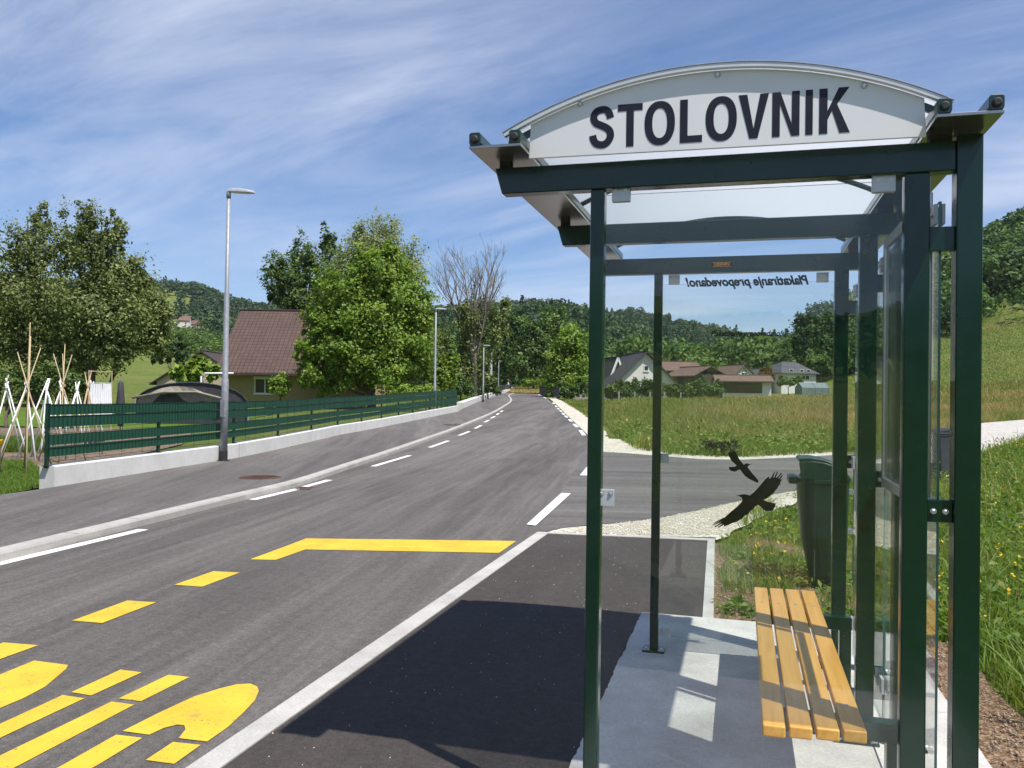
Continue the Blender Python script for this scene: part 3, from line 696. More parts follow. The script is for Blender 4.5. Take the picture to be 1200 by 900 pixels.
def catmull(p, n=8):
    out = []
    for i in range(len(p)-1):
        a, b_, c, d = V(p[max(i-1, 0)]), V(p[i]), V(p[i+1]), V(p[min(i+2, len(p)-1)])
        for k in range(n): u = k/n; out.append(.5*((2*b_)+(-a+c)*u+(2*a-5*b_+4*c-d)*u*u+(-a+3*b_-3*c+d)*u**3))
    return out+[V(p[-1])]
xm = lambda px: gyp(px, 147-(px-705)*.056, SY)[0]
LET = [('S', 691, 720), ('T', 724, 753), ('O', 755.5, 791), ('L', 797, 823), ('O', 827, 863.5), ('V', 865.5, 901), ('N', 905, 937), ('I', 944, 952.5), ('K', 960, 996)]
for ch, a, b_ in LET:
    x0, x1 = xm(a), xm(b_); m = MB(); f0, f1 = SY-.0012, SY-.0002
    if ch == 'O':
        o_, i_ = ring((x0+x1)/2, zb_+H_/2, (x1-x0)/2, H_/2+.002), ring((x0+x1)/2, zb_+H_/2, (x1-x0)/2-T_*1.03, H_/2-T_*.88)
        n = len(o_)
        for y in (f0,): m.add([XZ(u, w, y) for u, w in o_+i_], [(k, (k+1) % n, n+(k+1) % n, n+k) for k in range(n)])
        m.add([XZ(u, w, f0) for u, w in o_]+[XZ(u, w, f1) for u, w in o_], [(k, (k+1) % n, n+(k+1) % n, n+k) for k in range(n)])
    elif ch == 'S':
        w = x1-x0; hh = H_+.004; cp = [(.845, .70), (.775, .825), (.64, .895), (.48, .905), (.30, .875), (.185, .795), (.175, .69), (.27, .60), (.46, .545), (.66, .485), (.815, .40), (.845, .27), (.74, .155), (.60, .10), (.45, .095), (.28, .13), (.17, .22), (.13, .32)]
        c = [V([x0+p_[0]*w, zb_-.002+p_[1]*hh]) for p_ in catmull(cp, 6)]; l_, r_ = offset_line(c, T_*.49), offset_line(c, -T_*.49)
        n = len(c); m.add([XZ(*p_, f0) for p_ in l_+r_], [(k, k+1, n+k+1, n+k) for k in range(n-1)]); m.add([XZ(*p_, f1) for p_ in l_+r_], [(k, k+1, n+k+1, n+k) for k in range(n-1)])
    else:
        for p_ in letter(ch, x0, x1): m.prism(p_, XZ, f0, f1)
    m.build('lettering', 'ink', board)
# glass walls
def pane(lo, hi, label=None):
    m = MB(); m.box(lo, hi); o = m.build('glass_panel', 'shelter_glass', sh); o.data.materials.append(MATS['glass_edge'])
    ax = int(np.argmin(V(hi)-V(lo)))
    for p_ in o.data.polygons: p_.material_index = 0 if abs(p_.normal[ax]) > .9 else 1
    return o
pf = pane((-.476, 2.946, .10), (.499, 2.954, 2.268)); pr = pane((-.463, 5.074, .11), (.499, 5.082, 2.228))
pb1 = pane((.612, 2.972, .12), (.620, 3.985, 2.20)); pb2 = pane((.612, 4.000, .12), (.620, 5.025, 2.20))
def clamp(parent, x, y, z, w, h, face=-1, side=None):
    m = MB(); m.box((x-w/2, y-.009, z-h/2), (x+w/2, y-.001, z+h/2)); o = m.build('glass_clamp', 'clamp_metal', parent, .001)
    m = MB(); m.box((x-w/2, y+.009, z-h/2), (x+w/2, y+.017, z+h/2)); m.build('clamp_plate', 'clamp_metal', o, .001)
    for s in (-.28, .28): m = MB(); bolt(m, (x+s*w, y-.009, z+h*.26), (0, -1, 0), .006, .006); m.build('clamp_bolt', 'grey_steel', o)
for px, py, w, h in ((728, 227.5, .064, .055), (1035.5, 215.5, .07, .055), (710.5, 583, .058, .058)):
    q = gyp(px, py, 2.946); clamp(sh, q[0], 2.946, q[2], w, h)
for px, py, w, h in ((790, 328, .065, .055), (964, 325, .065, .055), (779, 537, .045, .055), (780, 741, .058, .050)):
    q = gyp(px, py, 5.074); clamp(sh, q[0], 5.074, q[2], w, h)
for i in (0, 1, 2):
    for z in (.30, 1.196, 2.16):
        s = 1 if i == 0 else -1
        for sgn in ((1,) if i == 0 else (-1,) if i == 2 else (-1, 1)):
            yc = Y0[i]+.03+sgn*.055
            m = MB(); m.box((.598, yc-.03, z-.033), (.610, yc+.03, z+.033)); c = m.build('glass_clamp', 'clamp_metal', sh, .001); m = MB(); m.box((.622, yc-.03, z-.033), (.632, yc+.03, z+.033)); m.build('clamp_plate', 'clamp_metal', c, .001)
            m = MB(); bolt(m, (.598, yc, z), (-1, 0, 0), .008, .008); m.build('clamp_bolt', 'grey_steel', c)
# stickers on the rear pane: birds and a notice
def sticker(name, px, parent):
    m = MB(); pp = [gyp(820+x/8.18, 520+y/8.18, 5.0735) for x, y in px]
    m.prism([(q[0], q[2]) for q in pp], XZ, 5.0725, 5.0737); return m.build(name, 'black_film', parent)
big = [(350, 497), (385, 491), (412, 484), (445, 486), (480, 496), (520, 465), (575, 405), (620, 350), (655, 317), (668, 318), (664, 336), (680, 330), (716, 268), (722, 272), (704, 325), (712, 325), (744, 264), (752, 270), (730, 325), (740, 326), (779, 278), (787, 286), (752, 332), (760, 334), (790, 297), (797, 304), (768, 348), (786, 336), (786, 350), (770, 372), (776, 384), (752, 408), (748, 424), (720, 452), (714, 468), (690, 488), (655, 518), (612, 538), (640, 553), (690, 566), (727, 573), (725, 600), (700, 640), (640, 647), (612, 632), (582, 600), (560, 585), (530, 602), (514, 622), (480, 650), (462, 674), (430, 690), (400, 722), (370, 738), (345, 752), (320, 756), (272, 780), (240, 790), (232, 796), (232, 776), (180, 806), (174, 800), (222, 762), (148, 800), (142, 793), (213, 750), (130, 782), (126, 775), (211, 738), (132, 767), (134, 760), (217, 714), (240, 705), (300, 650), (360, 602), (398, 562), (410, 540), (402, 516), (380, 504)]
small = [(493, 200), (468, 209), (458, 222), (470, 240), (500, 280), (545, 330), (566, 360), (555, 376), (520, 360), (470, 335), (430, 305), (400, 265), (385, 245), (370, 250), (340, 268), (300, 260), (280, 240), (282, 222), (330, 222), (355, 210), (340, 195), (305, 165), (280, 120), (270, 90), (285, 78), (300, 82), (318, 66), (335, 72), (346, 82), (358, 105), (375, 140), (400, 175), (425, 205), (430, 193), (455, 188), (475, 195)]
sticker('bird_sticker', big, pr); sticker('bird_sticker', small, pr)
a_, b2 = gyp(803, 333, 5.074), gyp(948, 327, 5.074)
text_mesh('notice_lettering', 'Plakatiranje prepovedano!', 'black_film', .074, ((a_[0]+b2[0])/2, 5.0715, (a_[2]+b2[2])/2), pr, .34, .0029, True, b2[0]-a_[0])
a_, b2 = gyp(833, 391, 5.074), gyp(917, 391, 5.074)
text_mesh('notice_lettering', 'Plakatiranje prepovedano!', 'black_film', .046, ((a_[0]+b2[0])/2, 5.0715, (a_[2]+b2[2])/2), pr, .34, .0013, False, b2[0]-a_[0])
# empty poster frame hung on the back wall
x0, x1, ya, yb, za, zb2 = .588, .606, 3.03, 3.925, 1.175, 2.245
m = MB()
m.box((x0, ya, za), (x1, ya+.04, zb2)); m.box((x0, yb-.04, za), (x1, yb, zb2)); m.box((x0, ya+.04, za), (x1, yb-.04, za+.04)); m.box((x0, ya+.04, zb2-.04), (x1, yb-.04, zb2))
fr = m.build('poster_frame', 'aluminium', sh, .003)
m = MB(); m.box((x0+.010, ya+.045, 1.62), (x0+.012, ya+.36, zb2-.05)); m.build('shade_sheet', 'shade_sheet_white', fr)  # opaque sheet added, hidden by the post, to cut short the sun patch on the slab

m = MB(); m.box((x0+.004, ya+.04, za+.04), (x0+.008, yb-.04, zb2-.04)); m.build('frame_glazing', 'shelter_glass', fr)

# ------------------------------------------------------------------ bench
be = thing('bench', 'bench with four honey-coloured timber slats under the shelter', 'bench', (.25, 3.95, SLAB))
for k in range(4):
    x = .078+k*.0855
    m = MB(); m.box((x, 2.915+k*.012, .420), (x+.0735, 5.01+k*.004, .460)); sl_ = m.build('slat', 'bench_timber', be, .006, seg=3)
    for y in (3.19, 4.65): m = MB(); m.tube([(x+.0367, y, .4595), (x+.0367, y, .4612), (x+.0367, y, .4618)], [.008, .008, .005], 12); m.build('screw', 'grey_steel', sl_)
for y in (3.16, 4.62):
    m = MB(); m.box((.11, y, .352), (.560, y+.06, .4195)); m.box((.500, y+.001, SLAB+.010), (.558, y+.059, .352))
    l_ = m.build('leg', 'green_steel', be, .004)
    m = MB(); m.box((.46, y-.03, SLAB), (.60, y+.09, SLAB+.010)); m.build('base_plate', 'green_steel', l_)

# ------------------------------------------------------------------ wheelie bins
def wheelie_bin(label, base_pt, rz, mat, w=.56, d=.62, h=1.0, dome=.07, lid_mat=None):
    t_ = thing('wheelie_bin', label, 'wheelie bin', base_pt)
    c, s = math.cos(rz), math.sin(rz)
    def tr(p): return (base_pt[0]+p[0]*c-p[1]*s, base_pt[1]+p[0]*s+p[1]*c, base_pt[2]+p[2])
    def B(mm, name, mat_, par, **k): mm.v = [tr(p) for p in mm.v]; return mm.build(name, mat_, par, **k)
    m = MB()
    def ringz(z, sx, sy, r=.05):
        out = []
        for cx, cy, a0 in ((sx-r, sy-r, 0), (-sx+r, sy-r, 90), (-sx+r, -sy+r, 180), (sx-r, -sy+r, 270)):
            for k in range(5): a = math.radians(a0+k*22.5); out.append((cx+r*math.cos(a), cy+r*math.sin(a), z))
        return out
    def stack(mm, rows):
        n = 20; vs = [p for r_ in rows for p in r_]
        mm.add(vs, [(i*n+k, i*n+(k+1) % n, (i+1)*n+(k+1) % n, (i+1)*n+k) for i in range(len(rows)-1) for k in range(n)]+[tuple(range(n))[::-1], tuple((len(rows)-1)*n+k for k in range(n))])
    stack(m, [ringz(.05, w*.38, d*.36), ringz(.07, w*.40, d*.38), ringz(h*.86, w*.475, d*.47), ringz(h*.865, w*.49, d*.49), ringz(h*.90, w*.49, d*.49)])
    B(m, 'body', mat, t_, smooth=False, bevel=.004)
    m = MB(); stack(m, [ringz(h*.900, w*.505, d*.505), ringz(h*.93, w*.505, d*.51)]); B(m, 'rim', mat, t_, bevel=.006)
    m = MB(); n = 8; prof_ = [(-d*.50, h*.932)]+[(-d*.50+d*1.0*k/n, h*.945+dome*math.sin(math.pi*.62*(k/n)**.8)) for k in range(n+1)]+[(d*.5, h*.932)]
    m.prism(prof_, lambda u, w_, x: (x, u, w_), -w*.49, w*.49); lid = B(m, 'lid', lid_mat or mat, t_, bevel=.012)
    m = MB(); m.tube([(-w*.40, d*.50, h*.95), (-w*.40, d*.60, h*.955), (w*.40, d*.60, h*.955), (w*.40, d*.50, h*.95)], .016, 8); B(m, 'handle', mat, t_)
    m = MB()
    for k in range(-2, 3): m.box((k*w*.15-.012, -d*.512, h*.55), (k*w*.15+.012, -d*.44, h*.82))
    m.box((-w*.18, -d*.47, h*.36), (w*.18, -d*.40, h*.52)); B(m, 'front_rib', mat, t_, bevel=.004)
    for sx in (-1, 1):
        m = MB(); m.tube([(sx*w*.40, d*.40, .10), (sx*w*.49, d*.40, .10)], .10, 20); wh = B(m, 'wheel', 'black_rubber', t_, bevel=.012)
        m = MB(); m.tube([(sx*w*.49, d*.40, .10), (sx*w*.497, d*.40, .10)], .05, 14); B(m, 'hub', mat, wh)
    return t_
# hooded litter bin behind the rear pane
bp = at(965, 6.95); lb = thing('litter_bin', 'dark green litter bin with curved hood behind the rear glass of the shelter', 'litter bin', (bp[0], bp[1], 0))
def oval(z, rx, ry, n=28, dx=0, e=2.8): return [(bp[0]+dx+rx*math.copysign(abs(math.cos(a))**(2/e), math.cos(a)), bp[1]+ry*math.copysign(abs(math.sin(a))**(2/e), math.sin(a)), z) for a in (2*math.pi*k/n for k in range(n))]
def loft(rows):
    n = len(rows[0]); mm = MB(); mm.add([p_ for r_ in rows for p_ in r_], [(i*n+k, i*n+(k+1) % n, (i+1)*n+(k+1) % n, (i+1)*n+k) for i in range(len(rows)-1) for k in range(n)]+[tuple(range(n))[::-1], tuple((len(rows)-1)*n+k for k in range(n))]); return mm
loft([oval(.06, .13, .13, dx=.045), oval(.10, .145, .145, dx=.04), oval(.42, .185, .18, dx=.012), oval(.70, .20, .195), oval(.855, .208, .20), oval(.86, .216, .208), oval(.893, .216, .208)]).build('body', 'bin_green', lb, .004, smooth=False)
m = MB(); m.box((bp[0]-.275, bp[1]-.15, .845), (bp[0]-.205, bp[1]+.15, .905)); m.build('rim_ledge', 'bin_green', lb, .012, seg=3)
m = MB(); m.prism([(-.175, .894), (.19, .894), (.17, .93), (.05, .985), (-.12, 1.0)], lambda u, w_, y: (bp[0]+u, bp[1]+y, w_), -.17, .17); m.build('mouth_shade', 'black_rubber', lb)  # solid black block standing in for the shade inside the bin mouth
hood = [(-.205, 1.045), (-.19, 1.062), (-.10, 1.066), (.0, 1.052), (.09, 1.018), (.16, .965), (.205, .90), (.19, .8935), (.15, .945), (.08, .99), (0, 1.015), (-.10, 1.028), (-.185, 1.02)]
m = MB(); m.prism(hood, lambda u, w_, y: (bp[0]+u, bp[1]+y, w_), -.20, .20)
m.prism([(-.18, .8945), (-.20, 1.03), (-.10, 1.04), (.0, 1.03), (.09, 1.0), (.15, .955), (.20, .8945)], lambda u, w_, y: (bp[0]+u, bp[1]+y, w_), -.205, -.19); m.build('hood', 'bin_green', lb, .006, seg=3)
m = MB(); m.tube([(bp[0]+.27, bp[1]+.05, -.1), (bp[0]+.27, bp[1]+.05, 1.0)], .025, 14); m.build('post', 'galvanised', lb)
for z in (.45, .78): m = MB(); m.box((bp[0]+.20, bp[1]+.02, z-.02), (bp[0]+.262, bp[1]+.08, z+.02)); m.build('bracket', 'grey_steel', lb)
m = MB(); bolt(m, (bp[0]+.10, bp[1]-.196, .80), (0, -1, 0), .010, .008); m.build('lock', 'grey_steel', lb)
bp = P(1112, 566); wheelie_bin('grey wheelie bin beside the pale track seen through the back glass wall', (bp[0], bp[1], 0), math.radians(-75), 'bin_grey', .58, .74, 1.03, .06, 'black_rubber')
# ------------------------------------------------------------------ wall and fence along the pavement
wl_ = resample(wall_line, 2.5); seglen = [np.linalg.norm(b-a) for a, b in zip(wl_[:-1], wl_[1:])]
back = offset_line(wl_, .24)
m = MB(); vs, fs = [], []
WH = .30
for a, b_ in zip(wl_, back):
    z = hz(*a); vs += [(a[0], a[1], z-.1), (a[0], a[1], z+.1+WH-.012), (a[0]+(b_[0]-a[0])*.05, a[1]+(b_[1]-a[1])*.05, z+.1+WH), (b_[0], b_[1], z+.1+WH), (b_[0], b_[1], z-.1)]
n = 5
for i in range(len(wl_)-1):
    for k in range(n-1): fs.append((i*n+k, i*n+k+1, (i+1)*n+k+1, (i+1)*n+k))
fs += [tuple(range(n)), tuple((len(wl_)-1)*n+k for k in range(n))[::-1]]
m.add(vs, fs)
w_o = m.build('low_wall', 'wall_concrete'); tag(w_o, 'low white concrete wall under the green fence beside the pavement', 'wall')
m = MB()
for i in range(2, len(wl_)-1, 2):
    a = wl_[i]; d_ = (wl_[i+1]-wl_[i]); d_ /= np.linalg.norm(d_); nn = V([-d_[1], d_[0]])
    z = hz(*a); p0 = a-nn*.0015
    m.add([(p0[0]-d_[0]*.006, p0[1]-d_[1]*.006, z+.1), (p0[0]+d_[0]*.006, p0[1]+d_[1]*.006, z+.1), (p0[0]+d_[0]*.006, p0[1]+d_[1]*.006, z+.1+WH-.01), (p0[0]-d_[0]*.006, p0[1]-d_[1]*.006, z+.1+WH-.01)], [(0, 1, 2, 3)])
m.build('wall_joint', 'dark_timber', w_o)
fl = offset_line(wl_, .13)
fe = thing('privacy_fence', 'long dark green fence of woven plastic strips standing on the low white wall', 'fence', (*fl[0], hz(*fl[0])+.1+WH))
def uv_box(m, a, b_, z0a, z1a, z0b, z1b, th):
    d_ = (b_-a); L = np.linalg.norm(d_); nn = V([-d_[1], d_[0]])/L*th/2
    m.add([(*(a-nn), z0a), (*(b_-nn), z0b), (*(b_-nn), z1b), (*(a-nn), z1a), (*(a+nn), z0a), (*(b_+nn), z0b), (*(b_+nn), z1b), (*(a+nn), z1a)],
          [(0, 1, 2, 3), (5, 4, 7, 6), (3, 2, 6, 7), (1, 0, 4, 5), (0, 3, 7, 4), (2, 1, 5, 6)])
run = 0
for i, a in enumerate(fl):
    z = hz(*a)+.1+WH; m = MB(); d_ = (fl[min(i+1, len(fl)-1)]-fl[max(i-1, 0)]); rz = math.atan2(d_[1], d_[0])
    m.box((a[0]-.022, a[1]-.024, z-.03), (a[0]+.022, a[1]+.024, z+.90), rz); m.box((a[0]-.026, a[1]-.028, z+.90), (a[0]+.026, a[1]+.028, z+.912), rz); m.box((a[0]-.06, a[1]-.05, z), (a[0]+.06, a[1]+.05, z+.008), rz)
    m.build('fence_post', 'green_wire', fe)
    if i == len(fl)-1: break
    b_ = fl[i+1]; u = (b_-a)/np.linalg.norm(b_-a); off = V([u[1], -u[0]])*.038; A_, B_ = a-u*.01+off, b_+u*.01*(i < len(fl)-2)-u*.012+off; zb_2 = hz(*b_)+.1+WH
    far = i > 11
    bands = ((.135, .280), (.302, .457), (.556, .724), (.740, .893)) if not far else ((.07, .28), (.285, .49), (.495, .69), (.695, .888))
    for lo_, hi_ in bands:
        jl, jh = random.uniform(-.006, .006), random.uniform(-.004, .004)
        m = MB(); uv_box(m, A_, B_, z+lo_+jl, z+hi_+jl, zb_2+lo_+jh, zb_2+hi_+jh, .012); o = m.build('privacy_strip', 'privacy_strip', fe)
        uvl = o.data.uv_layers.new(name='UVMap'); L = np.linalg.norm(B_-A_)
        for lp in o.data.loops:
            v = o.data.vertices[lp.vertex_index].co; uvl.data[lp.index].uv = (((v.x-A_[0])*u[0]+(v.y-A_[1])*u[1])*1.0, v.z)
    m = MB()
    for zz in (.06, .26, .47, .535, .726, .90): m.beam((*(A_+V([u[1], -u[0]])*.011), z+zz), (*(B_+V([u[1], -u[0]])*.011), zb_2+zz), .007, .007)
    ns = 5 if i < 8 else 3
    for k in range(1, ns): q_ = A_+(B_-A_)*k/ns+V([u[1], -u[0]])*.015; zq = z+(zb_2-z)*k/ns; m.beam((*q_, zq+.04), (*q_, zq+.915), .005, .005, (1, 0, 0))
    m.build('wire_panel', 'green_wire', fe)

# ------------------------------------------------------------------ street lamps
def lamp(label, basept, h, arm_dir, r0=.075, plain=False):
    x, y, z = basept
    t_ = thing('street_lamp', label, 'street lamp', basept, 'street lamps along the pavement')
    m = MB(); m.tube([(x, y, z), (x, y, z+h*.30), (x, y, z+h*.305), (x, y, z+h*.62), (x, y, z+h*.625), (x, y, z+h-.03)], [r0, r0*.96, r0*.80, r0*.72, r0*.58, r0*.48], 16); m.build('pole', 'galvanised', t_, smooth=True)
    m = MB(); m.tube([(x, y, z), (x, y, z+.20)], r0*1.06, 16); m.tube([(x, y, z), (x, y, z+.012)], r0*1.7, 16); m.build('pole_sleeve', 'black_rubber', t_)
    ax, ay = arm_dir; L = .52
    def tr(u, v_, w): return (x+ax*u-ay*v_, y+ay*u+ax*v_, z+h+w)
    m = MB(); m.tube([tr(0, 0, -.14), tr(0, 0, -.02), tr(.05, 0, .015)], [r0*.62, r0*.62, r0*.5], 12); m.build('lamp_bracket', 'galvanised', t_, smooth=True)
    m = MB(); rows = []
    for u, wv, zt in ((-.02, .045, .03), (.06, .075, .055), (.22, .10, .06), (.38, .10, .045), (.48, .075, .03), (L, .03, .012)):
        rows.append([tr(u, wv*c, (zt if s > 0 else -.012 if abs(c) > .9 else -.02)) for c, s in ((-1, -1), (-.55, -1), (.55, -1), (1, -1), (1, .3), (.6, 1), (-.6, 1), (-1, .3))])
    for r_ in rows:
        for k in (4, 7): p_ = list(r_[k]); p_[2] -= .02; r_[k] = tuple(p_)
    n = 8; m.add([p_ for r_ in rows for p_ in r_], [(i*n+k, i*n+(k+1) % n, (i+1)*n+(k+1) % n, (i+1)*n+k) for i in range(5) for k in range(n)]+[tuple(range(n))[::-1], tuple(5*n+k for k in range(n))])
    hd = m.build('lamp_head', 'lamp_grey', t_, smooth=False, bevel=.006)
    m = MB(); m.add([tr(.10, -.07, -.023), tr(.42, -.07, -.023), tr(.42, .07, -.023), tr(.10, .07, -.023)], [(0, 1, 2, 3)]); m.build('lens', 'window_white', hd)
    m = MB(); m.box((x-.05, y-r0-.006, z+.9), (x+.05, y-r0*.7, z+1.25)); m.build('service_door', 'galvanised', t_)
armd = RH*.985+FH*.17; armd = armd/np.linalg.norm(armd)
def lamp_px(label, px, py, ptop, dz=.1, r0=.075):
    p_ = P(px, py, dz); D = float(p_[:2]@FH); h = up_at(ptop, px+5, D)-p_[2]
    lamp(label, p_, h, armd, r0)
lamp_px('nearest and tallest-looking galvanised street lamp in front of the green fence', 262, 540, 223.5)
lamp_px('second street lamp from the near end, at the far end of the green fence', 509, 486.5, 362)
lamp_px('third street lamp away, beyond the end of the green fence', 566, 471, 405, .06)
lamp_px('fourth street lamp away, near the black bridge railing on the left', 584, 459.5, 423, .0)
lamp_px('farthest and smallest street lamp, above the yellow field at the road end', 595.5, 455, 428, .0)
p_ = at(575, 88); m = MB(); m.tube([p_, p_+V([0, 0, 2.4]), p_+V([.0, 0, 4.7])], [.17, .15, .12], 10); tag(m.build('utility_pole', 'slab_concrete'), 'thick grey pole without a lamp between two street lamps', 'pole')
# black railings of the little bridge
def railing(label, pxs, Ds, h, name='bridge_railing'):
    pts_ = [at(px, D) for px, D in zip(pxs, Ds)]; t_ = thing(name, label, 'railing', pts_[0])
    m = MB()
    for a, b_ in zip(pts_[:-1], pts_[1:]):
        for k in (.12, h): m.beam(a+V([0, 0, k]), b_+V([0, 0, k]), .05, .05)
        L = np.linalg.norm(b_-a); n = int(L/.14)
        for k in range(n+1): q_ = a+(b_-a)*k/n; m.beam(q_+V([0, 0, .1]), q_+V([0, 0, h]), .02, .02, (1, 0, 0))
    m.build('bars', 'black_rubber', t_)
    for p_ in pts_: m = MB(); m.box((p_[0]-.04, p_[1]-.04, p_[2]-.1), (p_[0]+.04, p_[1]+.04, p_[2]+h+.05)); m.build('post', 'black_rubber', t_)
railing('black metal railing on the right side of the distant bridge', [632.5, 639, 648, 655], [112, 100, 88, 84], 1.05)
railing('black metal railing on the left side of the distant bridge', [586, 588.5, 591.5], [98, 110, 124], 1.05)

# ------------------------------------------------------------------ garden behind the fence
LZ = .0
gsoil = [at(-120, 18), at(40, 17.2), at(62, 14.6), at(95, 16.3), at(215, 23), at(230, 30), at(-120, 29)]
flat('garden_bed', [V(p[:2]) for p in gsoil], 'garden_soil', .0)
lawnp = [at(-150, 8.2), at(-20, 9), at(50, 12.2), at(62, 14.1), at(-150, 16.6)]
flat('lawn', [V(p[:2]) for p in [P(-150, 640), P(-60, 601), P(0, 582), P(49, 571.5)]]+[V(p[:2]) for p in [at(58, 13.6), at(60, 14.4), at(40, 17.1), at(-150, 18)]], 'lawn', .016)
back_lawn = [at(-150, 28.5), at(230, 29.8), at(330, 44), at(300, 54), at(-150, 36)]
flat('garden_lawn', [V(p[:2]) for p in back_lawn], 'lawn', -.01)
def tepee(label, px, D, h, spread, mat, n=4, over=.12, twin=None):
    p_ = at(px, D); t_ = thing('bean_pole_tepee', label, 'bean poles', p_, 'bean pole tepees in the garden')
    a0 = random.uniform(0, 1)
    for k in range(n):
        a = a0+2*math.pi*k/n; f = p_+V([math.cos(a)*spread, math.sin(a)*spread, -.05]); ap = p_+V([random.uniform(-.03, .03), random.uniform(-.03, .03), h])
        d_ = ap-f; m = MB(); m.tube([f, f+d_*.5+V([random.uniform(-.02, .02), 0, 0]), f+d_*(1+over+random.uniform(-.04, .1 if over < .3 else .35))], [.018, .016, .013] if mat == 'white_pvc' else [.016, .014, .008], 7); m.build('pole', mat, t_, smooth=True)
    m = MB(); m.tube([p_+V([0, 0, h-.03]), p_+V([0, 0, h+.02])], .034, 8); m.build('binding', mat, t_)
tepee('white bean pole tepee cut by the left picture edge', 8, 17.6, 1.55, .55, 'white_pvc', 4, .06)
tepee('white bean pole tepee beneath the tallest cane tepee', 31, 18.0, 1.52, .62, 'white_pvc', 5, .05)
tepee('white bean pole tepee just left of the fence end post', 54, 18.2, 1.52, .55, 'white_pvc', 5, .05)
tepee('white bean pole tepee behind the fence next to the canes with one leaning pole', 72, 19.6, 1.52, .5, 'white_pvc', 5, .05)
tepee('small white bean pole tepee above the fence, left of the laundry', 90, 21.2, 1.50, .45, 'white_pvc', 5, .05)
tepee('white bean pole tepee touching the hanging laundry', 108, 22.5, 1.5, .45, 'white_pvc', 4, .05)
tepee('tallest brown cane tepee rising over the white poles at the left', 32, 14.9, 1.60, .46, 'cane', 4, .34)
tepee('brown cane tepee with one long leaning cane above the fence', 75, 17.5, 1.60, .46, 'cane', 4, .36)
tepee('brown cane tepee with cross bar beside the white laundry', 104, 19.5, 1.60, .42, 'cane', 4, .14)
# washing line with sheets
p0, p1 = at(104, 22.2), at(131, 23.4); t_ = thing('clothesline', 'wooden washing line frame with posts behind the fence', 'clothesline', p0)
for p_ in (p0, p1): m = MB(); m.tube([p_+V([0, 0, -.1]), p_+V([0, 0, 2.0])], .016, 8); m.build('post', 'cane', t_)
m = MB(); m.tube([p0+V([0, 0, 1.97]), p1+V([0, 0, 1.97])], .013, 8); m.build('rail', 'cane', t_)
m = MB(); m.tube([p0+V([0, 0, 1.66]), p1+V([0, 0, 1.66])], .006, 6); m.build('line', 'white_pvc', t_)
def cloth(label, a, b_, zt, drop, mat, th=.012):
    n, k = 22, 8; vs, fs = [], []; d_ = (b_-a)[:2]; nn = V([-d_[1], d_[0]])/np.linalg.norm(d_)
    for s in (-1, 1):
        for j in range(k+1):
            for i in range(n+1):
                q_ = a[:2]+d_*i/n+nn*(.05*(j/k+.2)*math.sin(i*1.3+j*.2)+s*th/2); vs.append((q_[0], q_[1], a[2]+zt-.02*math.sin(math.pi*i/n)-drop*j/k-.03*math.sin(i*.9)*j/k))
    N = (n+1)*(k+1)
    for j in range(k):
        for i in range(n):
            q_ = j*(n+1)+i; fs += [(q_, q_+1, q_+n+2, q_+n+1), (N+q_, N+q_+n+1, N+q_+n+2, N+q_+1)]
    m = MB(); m.add(vs, fs); o = m.build('laundry', mat, None, smooth=True); return tag(o, label, 'laundry')
cloth('white bed sheet hanging from the garden washing line', p0+(p1-p0)*.06, p0+(p1-p0)*.56, 1.66, 1.1, 'linen'); cloth('pale narrow towel hanging at the right of the white sheet', p0+(p1-p0)*.60, p0+(p1-p0)*.96, 1.66, 1.0, 'linen')
p_ = at(142, 25.0); m = MB(); m.lathe([(.09, .35), (.13, .8), (.12, 1.3), (.07, 1.66), (.02, 1.72)], p_, 10)
for v_i in range(len(m.v)): x, y, z = m.v[v_i]; m.v[v_i] = (x+.04*math.sin(z*7+y*9), y, z)
t_ = tag(m.build('parasol', 'dark_cloth', None, smooth=True), 'closed dark parasol standing between laundry and shade-net shed', 'parasol')
m = MB(); m.tube([p_+V([0, 0, -.05]), p_+V([0, 0, 1.8])], .02, 8); m.build('pole', 'galvanised', t_)
# shade-net shed
sb = at(225, 33); cs = RH; sn = FH*.93-RH*.37
def loc(u, v_, w): q_ = sb[:2]+cs*u+sn*v_; return (q_[0], q_[1], sb[2]+w)
t_ = thing('shade_net_shed', 'low arched shed covered with dark shade net and beige canvas front behind the fence', 'shed', sb)
W2 = 2.25
def aprof(n, dz=0): return [(-W2*math.cos(math.pi*k/n), .70+(.96+dz)*math.sin(math.pi*k/n)**.8) for k in range(n+1)]
ap_ = aprof(14); m = MB(); vs, fs = [], []
for v_i, vv in enumerate((0, 1.3, 2.6, 3.9)):
    for u, w in ap_: vs.append(loc(vv*1.0-1.9+u*.0+0, 0, 0) if False else loc(u, vv, w-.04*math.sin(vv*2)))
n = len(ap_)
for i in range(3):
    for k in range(n-1): fs.append((i*n+k, i*n+k+1, (i+1)*n+k+1, (i+1)*n+k))
m.add(vs, fs); m.add([loc(*p_) for p_ in ((-W2, 0, .75), (-W2, 3.9, .75), (-W2, 3.9, 0), (-W2, 0, 0), (W2, 0, .75), (W2, 3.9, .75), (W2, 3.9, 0), (W2, 0, 0))], [(0, 1, 2, 3), (4, 7, 6, 5)])
o = m.build('net_cover', 'shade_net', t_); so = o.modifiers.new('th', 'SOLIDIFY'); so.thickness = .03
m = MB(); m.add([loc(u*.98, .05, w-.02) for u, w in ap_]+[loc(-W2*.98, .05, 0), loc(W2*.98, .05, 0)], [tuple(range(n))+(n+1, n)]); m.build('dark_front', 'dark_cloth', t_)
m = MB(); pr_ = [(u, w*.93) for u, w in aprof(14)]
